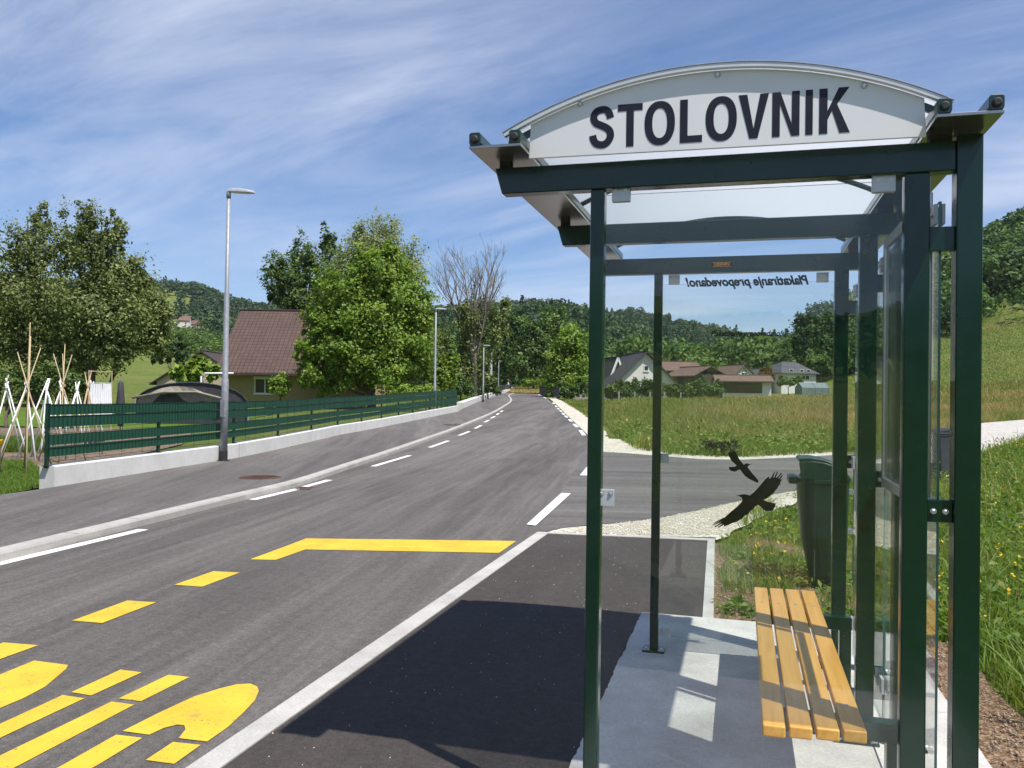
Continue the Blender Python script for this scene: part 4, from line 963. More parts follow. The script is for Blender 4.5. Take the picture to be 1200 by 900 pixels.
vs = [loc(-.55+u*.60, -.12-.10*math.sin(k), w*.985-.03) for k, (u, w) in enumerate(pr_[1:14])]; k0 = len(vs); vs += [loc(-.55+u*.60, -.20, 1.10+.10*math.sin(math.pi*k/12)-.02*math.sin(k*2.1)) for k, (u, w) in enumerate(pr_[1:14])]
m.add(vs, [(k, k+1, k0+k+1, k0+k) for k in range(k0-1)]); o = m.build('canvas_flap', 'canvas', t_); so = o.modifiers.new('th', 'SOLIDIFY'); so.thickness = .03
m = MB(); m.tube([loc(-W2-.1, -.25, 1.0), loc(-W2*.5, -.25, 1.25), loc(.2, -.25, 1.27), loc(W2*.55, -.25, 1.02)], .045, 8); m.build('canvas_roll', 'canvas', t_, smooth=True)
for u in (-W2, W2): m = MB(); m.tube([loc(u, -.05, -.05), loc(u, -.05, .9)], .04, 8); m.build('post', 'galvanised', t_)
m = MB(); m.tube([loc(.45, 4.4, 1.0), loc(.45, 4.4, 1.95), loc(.62, 4.4, 2.10), loc(1.9, 4.4, 2.12)], .04, 8); tag(m.build('bent_pipe', 'white_pvc', None, smooth=True), 'white bent pipe frame above the shade-net shed', 'pipe')
# ------------------------------------------------------------------ houses
def house(name, label, cat, o3, ang, W, Dp, eave, ridge, wall, roof, over=.45, windows=(), hip=0, chim=None, group=None, gover=.4, rth=.14, barge=None):
    """local u along the ridge, v across (front = -v); o3 = middle of the front wall foot"""
    c, s = math.cos(ang), math.sin(ang); o3 = V(o3, dtype=float)
    ex = RH*c+FH*s; ey = -RH*s+FH*c
    L = lambda u, v_, w: (*(o3[:2]+ex*u+ey*(v_+0.0)), o3[2]+w)
    t_ = thing(name, label, cat, o3, group)
    h2 = W/2; z0 = -1.0; m = MB()
    pent = [(0, z0), (Dp, z0), (Dp, eave), (Dp/2, ridge-.12 if not hip else eave), (0, eave)]
    m.prism(pent, lambda v_, w, u: L(u, v_, w), -h2, h2); wl = m.build('wall', wall, t_)
    sl = (ridge-eave)/(Dp/2); ez = eave-over*sl
    m = MB(); faces = []
    hx = h2+gover; r2 = hx-hip
    A = [L(-hx, -over, ez), L(hx, -over, ez), L(r2, Dp/2, ridge), L(-r2, Dp/2, ridge), L(hx, Dp+over, ez), L(-hx, Dp+over, ez)]
    top = [(x, y, z+rth) for x, y, z in A]
    m.add(A+top, [(6, 7, 8, 9), (10, 11, 9, 8), (0, 3, 2, 1), (4, 2, 3, 5), (0, 1, 7, 6), (4, 5, 11, 10)] + ([(7, 10, 8), (11, 6, 9), (1, 2, 4), (5, 3, 0), (1, 4, 10, 7), (5, 0, 6, 11)] if hip else [(1, 2, 8, 7), (2, 4, 10, 8), (3, 0, 6, 9), (5, 3, 9, 11)]))
    ro = m.build('roof', roof, t_); uvl = ro.data.uv_layers.new(name='UVMap'); sc = math.hypot(1, sl)
    for p_ in ro.data.polygons:
        for li in p_.loop_indices:
            v = ro.data.vertices[ro.data.loops[li].vertex_index].co; d_ = V([v.x, v.y])-o3[:2]; vv = float(d_@ey); uvl.data[li].uv = (float(d_@ex)+50, (abs(vv-Dp/2))*sc)
    m = MB(); m.tube([L(-r2, Dp/2, ridge+rth+.02), L(r2, Dp/2, ridge+rth+.02)], .09, 8); m.build('ridge_cap', roof, ro)
    if not hip:
        m = MB(); m.beam(L(-hx, -over-.06, ez+.02), L(hx, -over-.06, ez+.02), .10, .10); m.build('rain_gutter', 'dark_timber', ro)
    if barge:
        for va, vb in ((-over, Dp/2), (Dp+over, Dp/2)): m = MB(); m.beam(L(-hx-.03, va, ez+.06), L(-hx-.03, vb, ridge+.06), .08, .26); m.build('barge_board', barge, ro)
    for side, u, z, w, h in windows:
        if side == 'front': q = lambda a, b_, d_: L(u+a, -d_, z+b_)
        elif side == 'left': q = lambda a, b_, d_: L(-h2-d_, Dp/2+a, z+b_)
        else: q = lambda a, b_, d_: L(h2+d_, Dp/2+a, z+b_)
        m = MB()
        def bar(a0, b0, a1, b1, d0=-.02, d1=.05): m.add([q(a0, b0, d0), q(a1, b0, d0), q(a1, b1, d0), q(a0, b1, d0), q(a0, b0, d1), q(a1, b0, d1), q(a1, b1, d1), q(a0, b1, d1)], [(0, 3, 2, 1), (4, 5, 6, 7), (0, 1, 5, 4), (1, 2, 6, 5), (2, 3, 7, 6), (3, 0, 4, 7)])
        f = .07; bar(-w/2, 0, -w/2+f, h); bar(w/2-f, 0, w/2, h); bar(-w/2+f, 0, w/2-f, f); bar(-w/2+f, h-f, w/2-f, h)
        if w > 1: bar(-f/2, f, f/2, h-f)
        bar(-w/2-.06, -.06, w/2+.06, 0, -.02, .10)
        fr_ = m.build('window', 'window_white', t_)
        m = MB(); bar(-w/2+f, f, w/2-f, h-f, -.01, .015); m.build('pane', 'window_glass', fr_)
    if chim:
        u, v_, hh = chim; m = MB(); m.add([L(u+a, v_+b_, w) for w in (ridge-1.2, ridge+hh) for a, b_ in ((-.25, -.25), (.25, -.25), (.25, .25), (-.25, .25))], [(0, 3, 2, 1), (4, 5, 6, 7), (0, 1, 5, 4), (1, 2, 6, 5), (2, 3, 7, 6), (3, 0, 4, 7)]); m.build('chimney', 'old_plaster', ro)
    return t_, L
# brown tiled house by the road
D = 55.5; b0 = at(348, D); gz0 = b0[2]
hl, hL = house('tiled_house', 'beige house with large brown tiled roof behind the fence and walnut tree', 'house', b0, 0, 9.6, 9.0, up_at(428, 300, D)-gz0, up_at(366, 300, D+4.5)-gz0, 'beige_plaster', 'brown_tiles', .75,
      [('front', -2.12, up_at(461.5, 309, D)-gz0, 1.42, (461.5-443)/973*D)], chim=None, gover=.55)
m = MB(); z_ = up_at(444.5, 309, D)-gz0; m.box((0, 0, 0), (0, 0, 0)); m = MB()
q = [hL(-2.12+a, -.13 if k else -.0, z_+w) for k in (0, 1) for a, w in ((-.76, 0), (.76, 0), (.76, .2), (-.76, .2))]
m.add(q, [(0, 3, 2, 1), (4, 5, 6, 7), (0, 1, 5, 4), (1, 2, 6, 5), (2, 3, 7, 6), (3, 0, 4, 7)]); m.build('shutter_box', 'window_white', hl)
# small old gable behind it
D = 72; b0 = at(304, D); gz0 = b0[2]
house('garden_outbuilding', 'small old plastered outbuilding with low dark gable roof left of the brown roofed house', 'outbuilding', b0, math.radians(90), 7, 7.4, up_at(447, 188, D)-gz0, up_at(415, 243, D)-gz0, 'old_plaster', 'dark_timber', .5, gover=.3, rth=.12)
# white house with dark roof
D = 96; b0 = at(757, D); gz0 = b0[2]; R90 = math.radians(90)
def gable(name, label, px, D, wpx, yeave, yapex, depth, wall, roof, wins=(), cat='house', tilt=0, over=.35, **k):
    b0 = at(px, D); g0 = b0[2]; Dp = wpx/973*D; a = R90+math.radians(tilt); ey = -RH*math.sin(a)+FH*math.cos(a); ex = RH*math.cos(a)+FH*math.sin(a)
    o = V([*(b0[:2]-ey*Dp/2+ex*depth/2), g0])
    return house(name, label, cat, o, a, depth, Dp, max(.6, up_at(yeave, px, D)-g0), up_at(yapex, px, D)-g0, wall, roof, over, [(s, u, up_at(yy, px, D)-g0, w, h) for s, u, yy, w, h in wins], **k)
wt, wL = gable('white_house', 'white gabled house with dark roof and small square window behind the hedge', 757, 96, 66, 446, 413, 11, 'white_plaster', 'dark_tiles', [('left', 0, 435, .55, .65), ('left', -1.2, 458, 1.1, 1.1), ('left', 1.4, 458, 1.1, 1.1)], tilt=6, over=1.0, gover=.5)
g0 = at(757, 96)[2]; zc = up_at(440, 724, 98)-g0
gable('white_house_wing', 'small white side gable with white edged roof left of the white house', 722, 103, 16, 440, 420, 6, 'white_plaster', 'dark_tiles', (), tilt=20, over=.5, barge='window_white')
D = 124; b0 = at(795, D); g0 = b0[2]
house('russet_barn', 'long low barn with reddish brown roof right of the white house', 'barn', b0, 0, 7.5, 6, up_at(433.5, 800, D)-g0, up_at(425, 800, D+3)-g0, 'dark_timber', 'russet_tiles', .5, hip=.9)
gable('wooden_barn', 'dark wooden gabled barn between the russet barn and the low shed', 832, 116, 40, 440, 430, 8, 'dark_timber', 'russet_tiles', (), 'barn', tilt=18, over=.4)
D = 104; b0 = at(872, D); g0 = b0[2]
sht, shL = house('low_shed', 'long low shed with brown roof, dark front and white end wall', 'shed', b0, math.radians(-8), 6.6, 4.5, up_at(446.5, 870, D)-g0, up_at(441, 870, D+2)-g0, 'white_plaster', 'russet_tiles', .5, gover=.3)
ev = up_at(448, 870, D)-g0; m = MB(); q = [shL(u, v_, w) for v_ in (-.06, -.003) for u, w in ((-3.2, .55), (2.2, .55), (2.2, ev), (-3.2, ev))]; m.add(q, [(0, 3, 2, 1), (4, 5, 6, 7), (0, 1, 5, 4), (1, 2, 6, 5), (2, 3, 7, 6), (3, 0, 4, 7)]); m.build('dark_front', 'dark_timber', sht)
gable('small_house', 'small white house with brown gable roof behind the low shed', 872, 142, 20, 437, 428, 8, 'white_plaster', 'russet_tiles', [('left', 0, 440.5, 1.1, 1.1), ('left', -1.1, 436.5, .6, .8)], tilt=14, over=.5)
gable('hill_foot_house', 'grey roofed house half hidden by bushes left of the hip roofed house', 896, 150, 22, 442, 433, 8, 'old_plaster', 'slate_tiles', (), tilt=30, over=.5)
D = 150; b0 = at(936, D); g0 = b0[2]
house('hip_roofed_house', 'white house with grey hipped roof and balcony below the tall trees', 'house', b0, math.radians(16), 7.2, 6.5, up_at(436, 936, D)-g0, up_at(425, 936, D+3)-g0, 'white_plaster', 'slate_tiles', .6, [('front', -1.6, up_at(438.5, 936, D)-g0, .8, .9), ('front', .6, up_at(438.5, 936, D)-g0, .8, .9), ('front', 2.0, up_at(438.5, 936, D)-g0, .8, .9), ('front', 1.4, up_at(445, 936, D)-g0, 1.6, .8)], hip=2.6)
D = 152; b0 = at(915, D); g0 = b0[2]
house('dark_roofed_house', 'house with dark low roof adjoining the hip roofed house on its left', 'house', b0, math.radians(-20), 5, 6, up_at(441, 916, D)-g0, up_at(428, 916, D+3)-g0, 'old_plaster', 'slate_tiles', .5, hip=1.4)
D = 118; b0 = at(956, D); t_ = thing('polytunnel', 'pale green greenhouse tunnel in the meadow below the hip roofed house', 'greenhouse', b0)
L = lambda u, v_, w: (*(b0[:2]+RH*u+FH*v_), b0[2]+w)
pf_ = [(0, 0), (0, 1.0), (1.0, 1.75), (2.0, 1.0), (2.0, 0)]; m = MB(); m.prism([(-.0+v_, w) for v_, w in pf_], lambda v_, w, u: L(u, v_*1.5, w), -1.9, 1.9); m.build('cover', 'polytunnel', t_)
for u in (-1.92, 0, 1.92): m = MB(); m.tube([L(u, v_*1.5-.03, w+.03) for v_, w in pf_], .035, 6); m.build('hoop', 'galvanised', t_)
# two houses on the far hillside
def far_house(px, r, label, ang, W, Dp, e, rg, wall, roof):
    a = math.atan((px-600)/973); p_ = txyz(np.array(r*1.0), np.array(a)); house('hillside_house', label, 'house', (p_[0], p_[1], p_[2]+.8), ang, W*.66, Dp*.8, e*.62, rg*.62, wall, roof, .3, [('front', -2, 1.0, 1.2, 1.3), ('front', 2, 1.0, 1.0, 1.0)])
far_house(212, 520, 'tiny white house on the wooded hillside left of the tall lamp', .2, 12, 9, 5, 9.5, 'white_plaster', 'russet_tiles'); far_house(227, 525, 'tiny pink house beside the white one on the wooded hillside', -.1, 12, 9, 4, 7.5, 'pink_plaster', 'russet_tiles')
far_house(846, 760, 'tiny pale house in the forest of the far central hill', 0, 9, 7, 3, 6, 'white_plaster', 'russet_tiles')
# monument like white pointed block and rail at the road end
p_ = at(595.5, 165); m = MB(); m.lathe([(.95, -.5), (.95, .05), (.25, .75), (.1, 1.3), (.03, 1.4)], p_, 4); tag(m.build('wayside_shrine', 'wall_concrete'), 'small white pyramid shaped block at the foot of the farthest lamp', 'monument')
p0, p1 = at(578, 152), at(604, 152); t_ = thing('guard_rail', 'pale grey guard rail crossing the view at the road end', 'guard rail', p0)
m = MB(); m.beam(p0+V([0, 0, .75]), p1+V([0, 0, .75]), .08, .34); m.build('rail', 'galvanised', t_)
for k in range(5): q = p0+(p1-p0)*k/4; m = MB(); m.box((q[0]-.06, q[1]-.06, q[2]-.2), (q[0]+.06, q[1]+.06, q[2]+.9)); m.build('post', 'galvanised', t_)
# culvert head in the meadow edge
p_ = P(690, 467); m = MB(); m.box((p_[0]-1.3, p_[1]-1.6, p_[2]-.2), (p_[0]+2.6, p_[1]+.8, p_[2]+.10), .1); tag(m.build('concrete_pad', 'kerb_concrete'), 'flat pale concrete pad in the grass by the road bend', 'pad')
p_ = P(677, 465); m = MB(); m.box((p_[0]-.9, p_[1]-.2, p_[2]-.2), (p_[0]+.9, p_[1]+.2, p_[2]+.35)); m.box((p_[0]-.5, p_[1]-.4, p_[2]-.2), (p_[0]-.1, p_[1]+.4, p_[2]+.6)); m.box((p_[0]+.2, p_[1]-.4, p_[2]-.2), (p_[0]+.55, p_[1]+.4, p_[2]+.5)); tag(m.build('culvert_head', 'wall_concrete', bevel=.03), 'white concrete culvert head beside the pad in the grass', 'culvert')
# ------------------------------------------------------------------ trees
def leaf_quads(c, size, nrm_bias, asp=.62):
    """c (n,3) centres -> verts (4n,3)"""
    n = len(c); d1 = rng.normal(size=(n, 3)); nb = nrm_bias+rng.normal(size=(n, 3))*.65; nb /= np.linalg.norm(nb, axis=1, keepdims=True)
    d1 -= nb*(d1*nb).sum(1, keepdims=True); d1 /= np.linalg.norm(d1, axis=1, keepdims=True); d2 = np.cross(nb, d1)
    s = (size*rng.uniform(.45, 1.45, n))[:, None]
    return np.stack([c-d1*s*.5, c+d2*s*asp*.5+nb*s*.08, c+d1*s*.5, c-d2*s*asp*.5+nb*s*.08], 1).reshape(-1, 3)
def crown(name, lobes, n, size, mat, parent, clump=.16, hollow=.55, tone=.5, spread=.26, drop=0):
    """lobes: (centre, (rx, ry, rz))"""
    vol = V([l[1][0]*l[1][2] for l in lobes]); share = vol/vol.sum(); C_, B_, T_l = [], [], []; cl_all = []
    for (c, r_), s in zip(lobes, share):
        c, r_ = V(c, dtype=float), V(r_, dtype=float); k = max(10, int(n*s/46)); 
        d = rng.normal(size=(k, 3)); d /= np.linalg.norm(d, axis=1, keepdims=True); rad_ = rng.uniform(hollow**2, 1, k)**.5
        lump = 1+.24*np.sin(d[:, 0]*6.1+c[0]*3)+.22*np.sin(d[:, 2]*7.3+c[1]*2+d[:, 1]*5)
        cc = c+d*r_*(rad_*lump)[:, None]; cl_all.append(cc)
        per = int(n*s/k); j = np.repeat(np.arange(k), per)
        sg = np.minimum(r_, r_.mean())*clump*rng.uniform(.6, 1.5, k)[:, None]
        p_ = cc[j]+rng.normal(size=(len(j), 3))*sg[j]; p_[:, 2] -= drop*rng.random(len(j))
        C_.append(p_); o_ = d[j]*.8+V([0, 0, .55]); B_.append(o_); T_l.append(np.clip(tone+rng.normal(0, spread*.6, k)[j]+rng.normal(0, spread*.6, len(j)), 0, 1))
    c = np.concatenate(C_); v = leaf_quads(c, size, np.concatenate(B_)); tn = np.repeat(np.concatenate(T_l), 4)
    return mass(name, v, np.arange(len(v)), 4, mat, tn, parent), np.concatenate(cl_all)
def tree(name, label, cat, px, D, lobes_px, n, size, mat, bark='bark', tr=.22, clump=.16, hollow=.5, tone=.5, depth=.8, limbs=14, group=None, trunk_px=None, base=None, drop=0):
    p0 = at(trunk_px if trunk_px is not None else px, D) if base is None else base
    t_ = thing(name, label, cat, p0, group); sc = D/973; lobes = []
    for i, (cx, cy, rx, ry) in enumerate(lobes_px):
        q = at(cx, D); z = up_at(cy, cx, D); dd = (random.uniform(-.35, .35))*rx*sc*depth
        lobes.append((V([q[0]+FH[0]*dd, q[1]+FH[1]*dd, z]), (rx*sc, rx*sc*depth, ry*sc)))
    co, cl = crown('crown', lobes, n, size, mat, t_, clump, hollow, tone, drop=drop)
    m = MB(); topz = max(l[0][2] for l in lobes); cen = sum(l[0] for l in lobes)/len(lobes)
    mid = V([p0[0]*.6+cen[0]*.4, p0[1]*.6+cen[1]*.4, p0[2]+(topz-p0[2])*.45]); top_ = V([cen[0], cen[1], topz])
    path = [p0+V([0, 0, -.3]), p0+V([0, 0, .5]), mid*.5+p0*.5, mid, (mid+top_)/2, top_]
    m.tube(path, [tr*1.3, tr, tr*.85, tr*.65, tr*.4, tr*.08], 9)
    ends = [l[0] for l in lobes]+[cl[i] for i in rng.choice(len(cl), min(limbs, len(cl)), replace=False)]
    for e in ends:
        f = random.uniform(.25, .85); zst = p0[2]+(min(e[2], topz)-p0[2])*f; k = np.clip((zst-p0[2])/(topz-p0[2]+1e-6), 0, 1)
        st = p0+(mid-p0)*(k/.45) if k < .45 else mid+(top_-mid)*((k-.45)/.55)
        h_ = st*.45+e*.55+V([0, 0, .12*np.linalg.norm(e-st)*random.uniform(-.3, 1)]); r0 = tr*(.5-.3*k)
        m.tube([st, h_, e], [r0, r0*.55, r0*.12], 6, False)
    m.build('trunk', bark, t_, smooth=True); return t_
tree('poplar_tree', 'tall olive green tree with open airy top at the left picture edge', 'tree', 45, 47, [(40, 255, 15, 28), (18, 292, 24, 30), (44, 300, 28, 36), (66, 292, 20, 40), (20, 350, 44, 45), (60, 365, 44, 48), (25, 405, 46, 40), (70, 415, 40, 34), (-30, 330, 42, 60), (-30, 400, 44, 45)], 38000, .165, 'leaf_olive', tr=.28, hollow=.35, trunk_px=40)
tree('poplar_tree', 'dense olive green tree with forked top right of the tallest left tree', 'tree', 112, 46, [(104, 262, 18, 26), (86, 290, 18, 28), (134, 272, 14, 28), (112, 300, 28, 34), (148, 318, 12, 24), (130, 325, 32, 42), (105, 360, 44, 44), (140, 372, 36, 40), (100, 395, 40, 26), (128, 414, 36, 17), (85, 428, 30, 16)], 38000, .165, 'leaf_olive', tr=.30, hollow=.35, trunk_px=104)
tree('drooping_tree', 'drooping olive green tree hanging over the meadow at the right of the left tree group', 'tree', 168, 48, [(166, 332, 16, 22), (170, 358, 26, 28), (158, 385, 36, 26), (186, 378, 16, 24), (148, 402, 26, 18), (186, 400, 12, 16)], 21000, .16, 'leaf_olive', tr=.13, trunk_px=122, hollow=.4, tone=.55)
o_ = tree('dry_branch', 'rust brown dead twig cluster in front of the drooping left tree', 'branch', 137, 45.5, [(137, 338, 6, 7)], 160, .17, 'leaf_rust', tr=.04, limbs=2) if False else None
tree('alder_tree', 'dark open crowned tree behind the brown tiled roof', 'tree', 352, 72, [(385, 285, 14, 20), (352, 300, 22, 24), (325, 318, 20, 18), (345, 335, 34, 26), (385, 330, 30, 40), (320, 345, 14, 14), (360, 355, 36, 18)], 17000, .26, 'leaf_dark', tr=.22, hollow=.3, tone=.68, clump=.15)
tree('willow_tree', 'pale silvery green willow rising behind the bright walnut tree', 'tree', 440, 66, [(420, 280, 18, 22), (450, 272, 20, 22), (438, 300, 36, 30), (475, 305, 20, 26), (405, 320, 24, 28), (470, 335, 30, 34), (430, 350, 40, 40)], 24000, .20, 'leaf_silver', tr=.3, hollow=.3, clump=.19)
tree('walnut_tree', 'large bright green walnut tree covering the right side of the brown roof', 'tree', 428, 50.5, [(440, 318, 34, 30), (405, 345, 36, 30), (470, 345, 32, 34), (385, 375, 34, 24), (435, 380, 52, 44), (480, 390, 28, 44), (400, 415, 44, 30), (450, 430, 48, 30), (372, 398, 24, 16), (365, 436, 18, 18), (388, 446, 26, 16), (356, 412, 16, 9), (452, 295, 16, 12), (500, 372, 10, 14), (494, 420, 12, 18)], 66000, .20, 'leaf_bright', tr=.25, hollow=.42, clump=.115, trunk_px=436, depth=.75)
# half dead tree with bare branches
def bare_tree(label, px, D, top_y, n_lead, spread, tr):
    p0 = at(px, D); t_ = thing('bare_tree', label, 'tree', p0); H = up_at(top_y, px, D)-p0[2]; m = MB(); tips = []
    def br(st, d_, L, r0, lev):
        pts_ = [st]; d_ = V(d_, dtype=float); n = 4
        for i in range(n):
            d_ = d_+V([random.uniform(-.13, .13), random.uniform(-.13, .13), .10]); d_ /= np.linalg.norm(d_); pts_.append(pts_[-1]+d_*L/n)
        m.tube(pts_, [r0*(1-.8*i/n) for i in range(n+1)], 6 if lev < 2 else 4, False); tips.append(pts_[-1])
        if lev < 3:
            for k in range((5, 5, 4)[lev]):
                f = random.uniform(.3, .98); i = min(int(f*n), n-1); s_ = pts_[i]+(pts_[i+1]-pts_[i])*(f*n-i); a = random.uniform(0, 6.28); w = random.uniform(.35, .75)
                br(s_, d_+w*(RH[0]*math.cos(a)*V([1, 0, 0])+V([0, math.sin(a), 0])+V([RH[0]*math.cos(a)*0, RH[1]*math.cos(a), 0])), L*random.uniform(.28, .5), r0*.42, lev+1)
    m.tube([p0+V([0, 0, -.3]), p0+V([0, 0, H*.22]), p0+V([.1, 0, H*.42])], [tr*1.2, tr*.9, tr*.7], 9)
    for k in range(n_lead):
        a = (k/(n_lead-1)-.5)*2; st = p0+V([0, 0, H*random.uniform(.18, .40)])
        br(st, V([RH[0]*a*spread*.85, RH[1]*a*spread*.85+random.uniform(-.2, .2), 1]), (H-(st[2]-p0[2]))*random.uniform(.70, .86), tr*.48, 0)
    m.build('trunk', 'twig', t_, smooth=True); return t_, p0
bt, bp0 = bare_tree('half dead tree with bare branches above ragged leafy lower growth by the road', 556, 70, 286, 12, .42, .22)
def lobes_w(D, L): return [(V([*(at(cx, D)[:2]+FH*random.uniform(-.6, .6)), up_at(cy, cx, D)]), (rx*D/973, rx*D/973*.8, ry*D/973)) for cx, cy, rx, ry in L]
crown('leafy_growth', lobes_w(70, [(540, 405, 16, 34), (562, 395, 18, 44), (580, 385, 12, 36), (530, 430, 18, 24), (555, 440, 20, 16), (588, 360, 9, 22), (515, 410, 12, 30), (545, 370, 12, 26)]), 9500, .22, 'leaf_olive', bt, .2, .2, .5)
def shrub(label, px, D, lobes, n, size, mat, cat='shrub', group=None, tone=.5, name='shrub', **k): return tree(name, label, cat, px, D, lobes, n, size, mat, tr=.06, limbs=5, group=group, tone=tone, **k)
shrub('bright green shrub at the far end of the green fence', 518, 55, [(512, 435, 13, 20), (524, 445, 13, 16), (530, 425, 8, 16)], 4500, .20, 'leaf_bright')
shrub('dark green bush at the foot of the half dead tree', 540, 66, [(536, 452, 12, 12), (548, 456, 10, 8)], 2500, .20, 'leaf_dark')
shrub('dark green bush behind the third street lamp', 572, 76, [(572, 450, 10, 14), (580, 455, 8, 8), (562, 456, 8, 7)], 2200, .22, 'leaf_dark', tone=.6)
shrub('rounded light green bush in front of the beige house window', 329, 51, [(329, 451, 12, 11)], 2600, .15, 'leaf_bright', tone=.6)
shrub('clipped light green bush above the fence beside the walnut trunk', 484, 48, [(476, 456, 12, 5), (490, 456, 10, 5)], 1800, .12, 'leaf_bright', tone=.7)
shrub('clipped light green bush above the last fence bays', 504, 50, [(505, 456, 10, 5)], 1200, .12, 'leaf_bright', tone=.65)
shrub('leafy fig bush climbing the old outbuilding wall', 232, 42, [(215, 438, 14, 9), (233, 433, 13, 13), (250, 437, 6, 12), (222, 446, 16, 6)], 1900, .34, 'leaf_bright', tone=.55)
shrub('dark round tree at the edge of the left hillside meadow', 200, 118, [(198, 405, 15, 16), (212, 412, 12, 14), (190, 418, 10, 10)], 3200, .42, 'leaf_dark', 'tree', tone=.4, name='round_tree')
for lab, px, D, ww, hh in (('dark clipped garden hedge left of the tallest canes', 8, 29, 34, 17), ('dark clipped garden hedge between the cane tepees', 66, 29, 22, 26), ('low clipped garden hedge left of the laundry', 92, 29.5, 12, 16)):
    shrub(lab, px, D, [(px-ww*.5, 452-hh*.1, ww*.6, hh), (px+ww*.5, 452-hh*.1, ww*.6, hh)], 4200, .10, 'leaf_dark', 'hedge', tone=.75, name='hedge')
shrub('yellow flowering bush at the left picture edge', -2, 14.5, [(-3, 520, 6, 7)], 500, .06, 'dandelion', tone=.4)
# right of the road
tree('roadside_tree', 'bright green broad tree at the right of the road bend', 'tree', 668, 92, [(668, 400, 20, 18), (655, 425, 18, 22), (682, 425, 18, 24), (672, 445, 26, 18), (650, 448, 12, 12)], 15000, .30, 'leaf_bright', tr=.25, hollow=.4, tone=.48)
shrub('very dark shrub mass under the bright roadside tree', 664, 88, [(660, 458, 14, 9), (680, 457, 14, 10), (645, 462, 7, 5)], 3600, .22, 'leaf_dark')
tree('woodland_tree', 'tall dark tree just right of the distant road end', 'tree', 625, 150, [(625, 395, 18, 24), (615, 420, 18, 22), (635, 425, 18, 22)], 8000, .50, 'leaf_wood', tone=.45)
tree('woodland_tree', 'broad dark tree above the farthest street lamp', 'tree', 598, 160, [(600, 385, 18, 22), (590, 410, 16, 24), (605, 420, 18, 20)], 8000, .50, 'leaf_wood', tone=.35)
tree('woodland_tree', 'mid green tall tree behind the bright roadside tree', 'tree', 650, 165, [(648, 380, 18, 20), (640, 400, 16, 24), (660, 400, 18, 26)], 8000, .50, 'leaf_wood', tone=.6)
for lab, px, w in (('leftmost round bush on the yellow field at the road end', 619, 8), ('middle round bush on the yellow field at the road end', 634, 7), ('right round bush on the yellow field near the dark shrubs', 646, 6)):
    shrub(lab, px, 128, [(px, 448.5, w, 5)], 1300, .26, 'leaf_bright', tone=.4)
# hedge in front of the white house: single bushes between fence posts
hx = [(718, 8, 12, .5), (731, 9, 13, .4), (745, 9, 15, .45), (759, 9, 15, .35), (776, 9, 12, .5), (790, 8, 10, .55), (806, 11, 13, .4), (822, 13, 17, .3), (838, 11, 14, .4)]
hlab = ['hedge bush at the left end of the white house hedge', 'second hedge bush from the left before the white house', 'hedge bush below the left slope of the white gable', 'tall hedge bush below the small gable window', 'hedge bush right of the slim rear shelter post', 'low hedge bush at the right corner of the white house', 'hedge bush in front of the dark barn', 'largest and darkest bush in the hedge, before the wooden barn', 'rightmost hedge bush beside the low shed']
for (px, w, h, tn), lab in zip(hx, hlab): shrub(lab, px, 82, [(px, 466-h*.55, w, h*.72), (px+random.uniform(-3, 3), 465-h*.95, w*.6, h*.45)], 2600, .22, 'leaf_wood', 'hedge bush', 'bushes of the hedge before the white house', tone=tn, name='hedge_bush')
pp_ = [704, 725.5, 744, 762, 779, 798, 848]
hp = thing('wire_fence', 'low wire fence with pale posts in front of the hedge bushes', 'fence', at(704, 79.5))
for px in pp_: q = at(px, 79.5); m = MB(); m.box((q[0]-.06, q[1]-.06, q[2]-.2), (q[0]+.06, q[1]+.06, q[2]+.85)); m.build('fence_post', 'kerb_concrete', hp)
m = MB()
for k in (.25, .55, .8):
    for a, b_ in zip(pp_[:-1], pp_[1:]): m.beam(at(a, 79.5)+V([0, 0, k]), at(b_, 79.5)+V([0, 0, k]), .02, .02)
m.build('wire', 'green_wire', hp)
# tall wood edge above the hip roofed house
for lab, px, D, L, tn in (('tallest dark tree above the hip roofed house', 962, 178, [(962, 365, 16, 18), (955, 390, 18, 22), (968, 400, 18, 26), (960, 425, 20, 16)], .35), ('tall dark tree left in the group above the hip roofed house', 940, 176, [(942, 378, 10, 14), (938, 400, 12, 22), (944, 420, 12, 16)], .35),
                          ('tall dark tree behind the rear right shelter post', 985, 182, [(985, 365, 16, 20), (990, 395, 18, 26), (982, 420, 18, 20)], .45), ('dark tree between the shelter posts on the right', 1015, 184, [(1012, 372, 16, 20), (1018, 400, 18, 26), (1010, 425, 18, 18)], .4)):
    tree('woodland_tree', lab, 'tree', px, D, L, 7500, .55, 'leaf_wood', 'pale_bark', tr=.22, tone=tn, hollow=.4)
for lab, px, D, L, tn in (('light green round tree left of the hip roofed house', 922, 168, [(918, 412, 10, 12), (910, 422, 10, 10)], .6), ('light green bush right of the hip roofed house', 958, 160, [(955, 425, 14, 9), (968, 428, 10, 8)], .65), ('dark red leaved bush by the small houses', 899, 132, [(899, 441, 8, 8)], .1), ('round green bush before the hip roofed house', 924, 126, [(918, 446, 7, 5), (930, 447, 8, 5)], .5)):
    shrub(lab, px, D, L, 2400, .40, 'leaf_rust' if 'red' in lab else 'leaf_wood', 'bush', tone=tn)
for lab, px, D, L in (('young spindly tree on the right slope meadow', 1180, 212, [(1180, 373, 2.5, 5)]), ('small dark bush on the right slope meadow', 1168, 196, [(1168, 388, 5, 4)])):
    a_ = math.atan((px-600)/973); q = txyz(np.array(D/math.cos(a_)), np.array(a_)); shrub(lab, px, D, L, 260, .30, 'leaf_wood', base=q)
